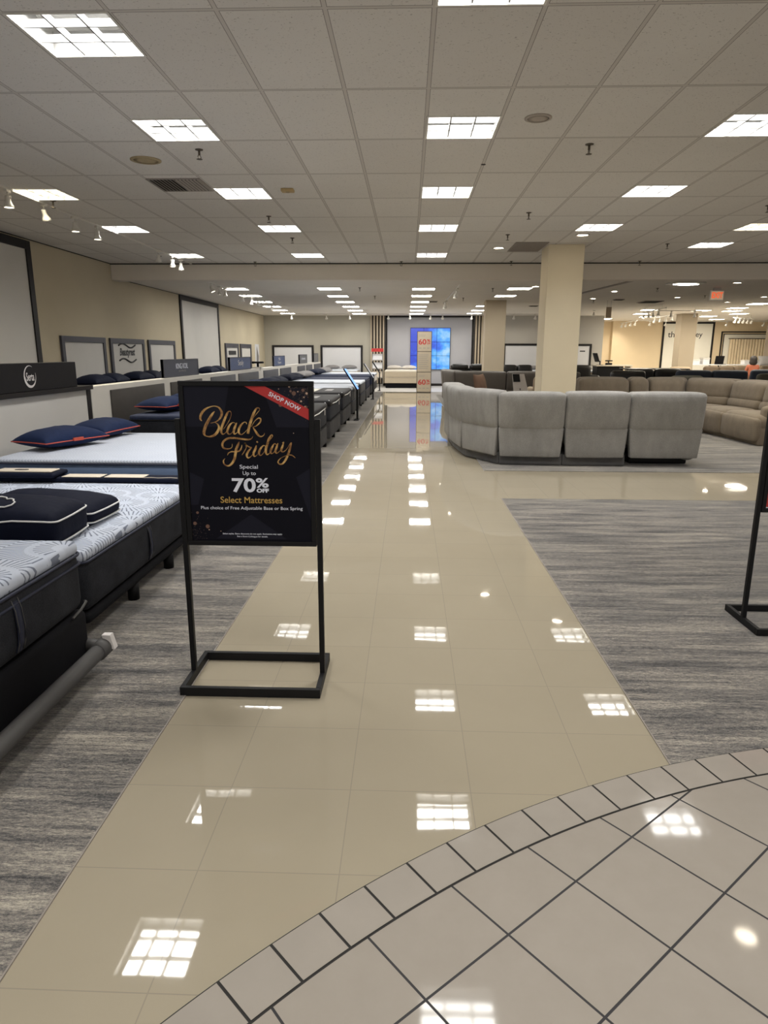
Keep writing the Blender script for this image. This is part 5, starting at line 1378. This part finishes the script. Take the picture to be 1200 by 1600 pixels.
# cushions
def cushion(label, loc, w_, h_, d_, m, rz=0, lean=R(70)):
    o = pillow(label, loc, w_, h_, d_, m, rz); o.rotation_euler = (lean, 0, rz); o['category'] = 'cushion'; o.name = 'cushion'; return o
cushion('rust brown velvet cushion leaning inside the left wing of the grey sectional', (1.16, 11.55, .84), .42, .56, .14, M['rust'], R(62), R(80))
cushion('grey cushion on top of the brown sofa', (15.2, 29.9, 1.12), .7, .45, .18, M['gpil'], R(0), R(62))
# info card on an easel in front of the dark sectional
t = thing('price_card', 'white price card on a clip stand before the dark taupe sectional', 'sign', (2.76, 17.0, 0))
b = MB(); b.cyl((0, 0, .02), (0, 0, .62), .012, n=10); b.build('post', M['black'], t)
b = MB(); b.lathe([(.13, .004), (.13, .02), (.02, .025)], 20); b.build('base', M['black'], t)
b = MB(); b.add([(-.16, -.02, .54), (.20, -.02, .54), (.10, .10, .97), (-.2, .10, .97), (-.16, -.005, .54), (.20, -.005, .54), (.10, .115, .97), (-.2, .115, .97)], [(0, 1, 2, 3), (7, 6, 5, 4), (3, 2, 6, 7), (1, 5, 6, 2), (0, 3, 7, 4), (0, 4, 5, 1)]); b.build('card', M['tagw'], t)
b = MB(); b.add([(-.17, -.008, .80 - .02), (0.0, -.008, .78), (-.02, .06, .965), (-.19, .06, .965)], [(0, 1, 2, 3)]); b.v = [(v[0], v[1] + .035, v[2]) for v in b.v]; b.build('photo_print', M['blackm'], t)

# ---------------------------------------------------------------- desks and tables in the right hall
def table(label, x, y, w_, d_, h_, topm, legm, rz=0):
    t = thing('table', label, 'table', (x, y, 0), rz)
    b = MB(); b.box(-w_ / 2, -d_ / 2, h_ - .04, w_ / 2, d_ / 2, h_); b.build('tabletop', topm, t, bevel=.006)
    for sx in (-1, 1):
        for sy in (-1, 1):
            b = MB(); b.box(sx * (w_ / 2 - .08) - .03, sy * (d_ / 2 - .08) - .03, .004, sx * (w_ / 2 - .08) + .03, sy * (d_ / 2 - .08) + .03, h_ - .04); b.build('leg', legm, t)
    return t
t = thing('sales_desk', 'pale sales desk with black front beside the grey wall end', 'desk', (8.1, 28.4, 0))
b = MB(); b.box(-.5, -.35, .004, .55, .35, .95); b.build('cabinet', M['black'], t, bevel=.005)
b = MB(); b.box(-.55, -.4, .95, .9, .4, 1.0); b.build('worktop', M['cream'], t, bevel=.005)
b = MB(); b.box(.82, -.38, .004, .88, .38, .95); b.build('side_panel', M['cream'], t)
t = thing('computer_monitor', 'black computer monitor tilted on the pale sales desk', 'monitor', (7.75, 28.25, 1.001))
b = MB(); b.box(-.12, -.1, 0, .12, .1, .012); b.build('foot', M['black'], t)
b = MB(); b.box(-.02, -.02, .012, .02, .02, .16); b.build('stand', M['black'], t)
b = MB(); b.add([(-.12, -.26, .12), (-.15, .2, .12), (-.27, .2, .46), (-.24, -.26, .46), (-.08, -.26, .13), (-.11, .2, .13), (-.23, .2, .47), (-.2, -.26, .47)], [(3, 2, 1, 0), (4, 5, 6, 7), (2, 3, 7, 6), (0, 1, 5, 4), (1, 2, 6, 5), (3, 0, 4, 7)]); b.build('display', M['blackm'], t)
t = thing('desk_phone', 'small black phone beside the monitor on the pale desk', 'phone', (8.15, 28.4, 1.001))
b = MB(); b.puff(.24, .2, .08, .02, 0, (0, 0, .04)); b.build('body', M['black'], t, True)
b = MB(); b.puff(.3, .06, .05, .02, 0, (.02, .08, .16)); b.cyl((0, .05, .06), (0, .08, .15), .02, n=8); b.build('handset', M['black'], t, True)
table('black dining table behind the black sofa in the right hall', 9.0, 25.6, 2.2, 1.1, .93, M['bsofa'], M['black'])
table('long white table behind the brown sofas', 14.9, 32.6, 4.2, .9, .97, M['boardw'], M['white'])
t = thing('laptop', 'open black laptop on the long white table', 'laptop', (14.4, 32.4, .971))
b = MB(); b.box(-.2, -.15, 0, .2, .15, .02); b.build('keyboard', M['black'], t, bevel=.003)
b = MB(); b.add([(-.2, .14, .02), (.2, .14, .02), (.2, .06, .38), (-.2, .06, .38), (-.2, .16, .02), (.2, .16, .02), (.2, .08, .38), (-.2, .08, .38)], [(0, 1, 2, 3), (7, 6, 5, 4), (3, 2, 6, 7), (0, 3, 7, 4), (1, 5, 6, 2), (0, 4, 5, 1)]); b.build('display', M['blackm'], t)
for k, (x, w_, h_, lab) in enumerate([(13.3, .42, .22, 'left white box on the long white table'), (13.8, .3, .3, 'middle white box on the long white table'), (16.1, 1.1, .2, 'right wide white box on the long white table')]):
    t = thing('box', lab, 'box', (x, 32.7, .971)); b = MB(); b.box(-w_ / 2, -.2, 0, w_ / 2, .2, h_ * .75); b.build('carton', M['boardw'], t, bevel=.006)
    b = MB(); b.box(-w_ / 2 - .006, -.206, h_ * .75, w_ / 2 + .006, .206, h_); b.build('lid', M['board'], t, bevel=.006)
t = thing('side_table', 'low black side table with a white tray before the slate blue sofa', 'table', (11.1, 20.6, 0))
b = MB(); b.lathe([(.45, .60), (.45, .63), (0, .63)], 24); b.build('tabletop', M['black'], t)
b = MB(); b.cyl((0, 0, .03), (0, 0, .61), .04, n=12); b.build('post', M['black'], t, True)
b = MB(); b.lathe([(.28, .004), (.28, .03), (0, .03)], 20); b.build('base', M['black'], t)
b = thing('tray', 'white oval tray on the low black side table', 'tray', (11.0, 20.6, .632))
q = MB(); q.lathe([(0, .004), (.16, .006), (.2, .03), (.21, .03), (.17, 0), (0, 0)], 20); q.v = [(v[0] * 1.2, v[1], v[2]) for v in q.v]; q.build('dish', M['boardw'], b, True)

# ---------------------------------------------------------------- seated person far in the hall
def skin_body(name, joints, edges, mat, parent, loc=(0, 0, 0)):
    me = bpy.data.meshes.new(name); me.from_pydata([j[0] for j in joints], edges, []); me.update()
    o = bpy.data.objects.new(name, me); COL.objects.link(o); o.parent = parent; o.location = loc
    sk = o.modifiers.new('skin', 'SKIN'); sk.use_smooth_shade = True
    for k, j in enumerate(joints):
        r = j[1] if isinstance(j[1], tuple) else (j[1], j[1])
        me.skin_vertices[0].data[k].radius = r
    me.skin_vertices[0].data[0].use_root = True
    ss = o.modifiers.new('subsurf', 'SUBSURF'); ss.levels = 2; ss.render_levels = 2
    me.materials.append(mat); return o
PX, PY = 13.05, 26.6
t = thing('stool', 'dark stool under the seated person in orange', 'stool', (PX, PY, 0))
b = MB(); b.lathe([(0, .36), (.2, .36), (.21, .39), (.19, .42), (0, .425)], 22); b.build('seat', M['charb'], t, True)
for k in range(4):
    a = R(45 + 90 * k); b = MB(); b.cyl((.15 * math.cos(a),   .15 * math.sin(a), .37), (.2 * math.cos(a), .2 * math.sin(a), .004), .016, n=8); b.build('leg', M['black'], t, True)
pr = thing('person', 'seated person with dark hair in an orange top, facing away in the right hall', 'person', (PX, PY, 0), R(-12))
J = [((0, 0, .55), (.15, .11)), ((0, 0, .75), (.13, .095)), ((0, .01, .95), (.15, .10)), ((0, .0, 1.04), (.09, .07)), ((0, .01, 1.10), .05), ((0, .03, 1.17), (.065, .075)), ((0, .03, 1.26), (.07, .085)), ((0, .02, 1.31), (.045, .055)),
     ((.17, 0, 1.0), .055), ((.22, .06, .76), .042), ((.13, .28, .66), .032), ((.10, .36, .64), .028),
     ((-.17, 0, 1.0), .055), ((-.22, .06, .76), .042), ((-.13, .28, .66), .032), ((-.10, .36, .64), .028),
     ((.1, .12, .53), .085), ((.12, .44, .50), .06), ((.12, .46, .12), .042), ((.12, .58, .05), .036),
     ((-.1, .12, .53), .085), ((-.12, .44, .50), .06), ((-.12, .46, .12), .042), ((-.12, .58, .05), .036)]
E_ = [(0, 1), (1, 2), (2, 3), (3, 4), (4, 5), (5, 6), (6, 7), (2, 8), (8, 9), (9, 10), (10, 11), (2, 12), (12, 13), (13, 14), (14, 15), (0, 16), (16, 17), (17, 18), (18, 19), (0, 20), (20, 21), (21, 22), (22, 23)]
for s in (1, -1):   # fingers and thumb
    base = 11 if s == 1 else 15; bp = J[base][0]
    for k in range(4):
        i = len(J); x = bp[0] + s * (-.03 + .018 * k)
        L_ = (.055, .065, .06, .048)[k]
        J.append(((x, bp[1] + .03, bp[2]), .009)); J.append(((x, bp[1] + .03 + L_ * .6, bp[2] + .004), .008)); J.append(((x, bp[1] + .03 + L_, bp[2] - .018), .007))
        E_ += [(base, i), (i, i + 1), (i + 1, i + 2)]
    i = len(J); J.append(((bp[0] - s * .04, bp[1] + .01, bp[2] + .005), .010)); J.append(((bp[0] - s * .055, bp[1] + .04, bp[2]), .008)); E_ += [(base, i), (i, i + 1)]
skin_body('body', J, E_, M['skin'], pr)
S_ = [((0, 0, .58), (.165, .125)), ((0, 0, .75), (.145, .11)), ((0, .01, .95), (.165, .115)), ((0, .0, 1.04), (.10, .08)), ((.17, 0, 1.0), .068), ((.215, .05, .80), .058), ((-.17, 0, 1.0), .068), ((-.215, .05, .80), .058)]
skin_body('shirt', S_, [(0, 1), (1, 2), (2, 3), (2, 4), (4, 5), (2, 6), (6, 7)], M['shirt'], pr)
T_ = [((0, 0, .56), (.155, .12)), ((.1, .12, .53), .096), ((.12, .44, .50), .072), ((.12, .46, .14), .056), ((-.1, .12, .53), .096), ((-.12, .44, .50), .072), ((-.12, .46, .14), .056)]
skin_body('trousers', T_, [(0, 1), (1, 2), (2, 3), (0, 4), (4, 5), (5, 6)], M['jean'], pr)
b = MB(); b.puff(.235, .25, .34, .11, .01, (0, -.005, 1.21), fn=lambda x, y, z: (x * (1 + .15 * (z < -.05)), (y if y < .07 else .07 + (y - .07) * .1), z)); b.build('hair', M['hair'], pr, True)
b = MB(); b.puff(.03, .035, .045, .014, 0, (0, .128, 1.215)); b.build('nose', M['skin'], pr, True)
b = MB()
for s in (-1, 1): b.lathe([(0, -.009), (.009, 0), (0, .009)], 10, (s * .033, .115, 1.235))
b.build('eyes', M['black'], pr, True)
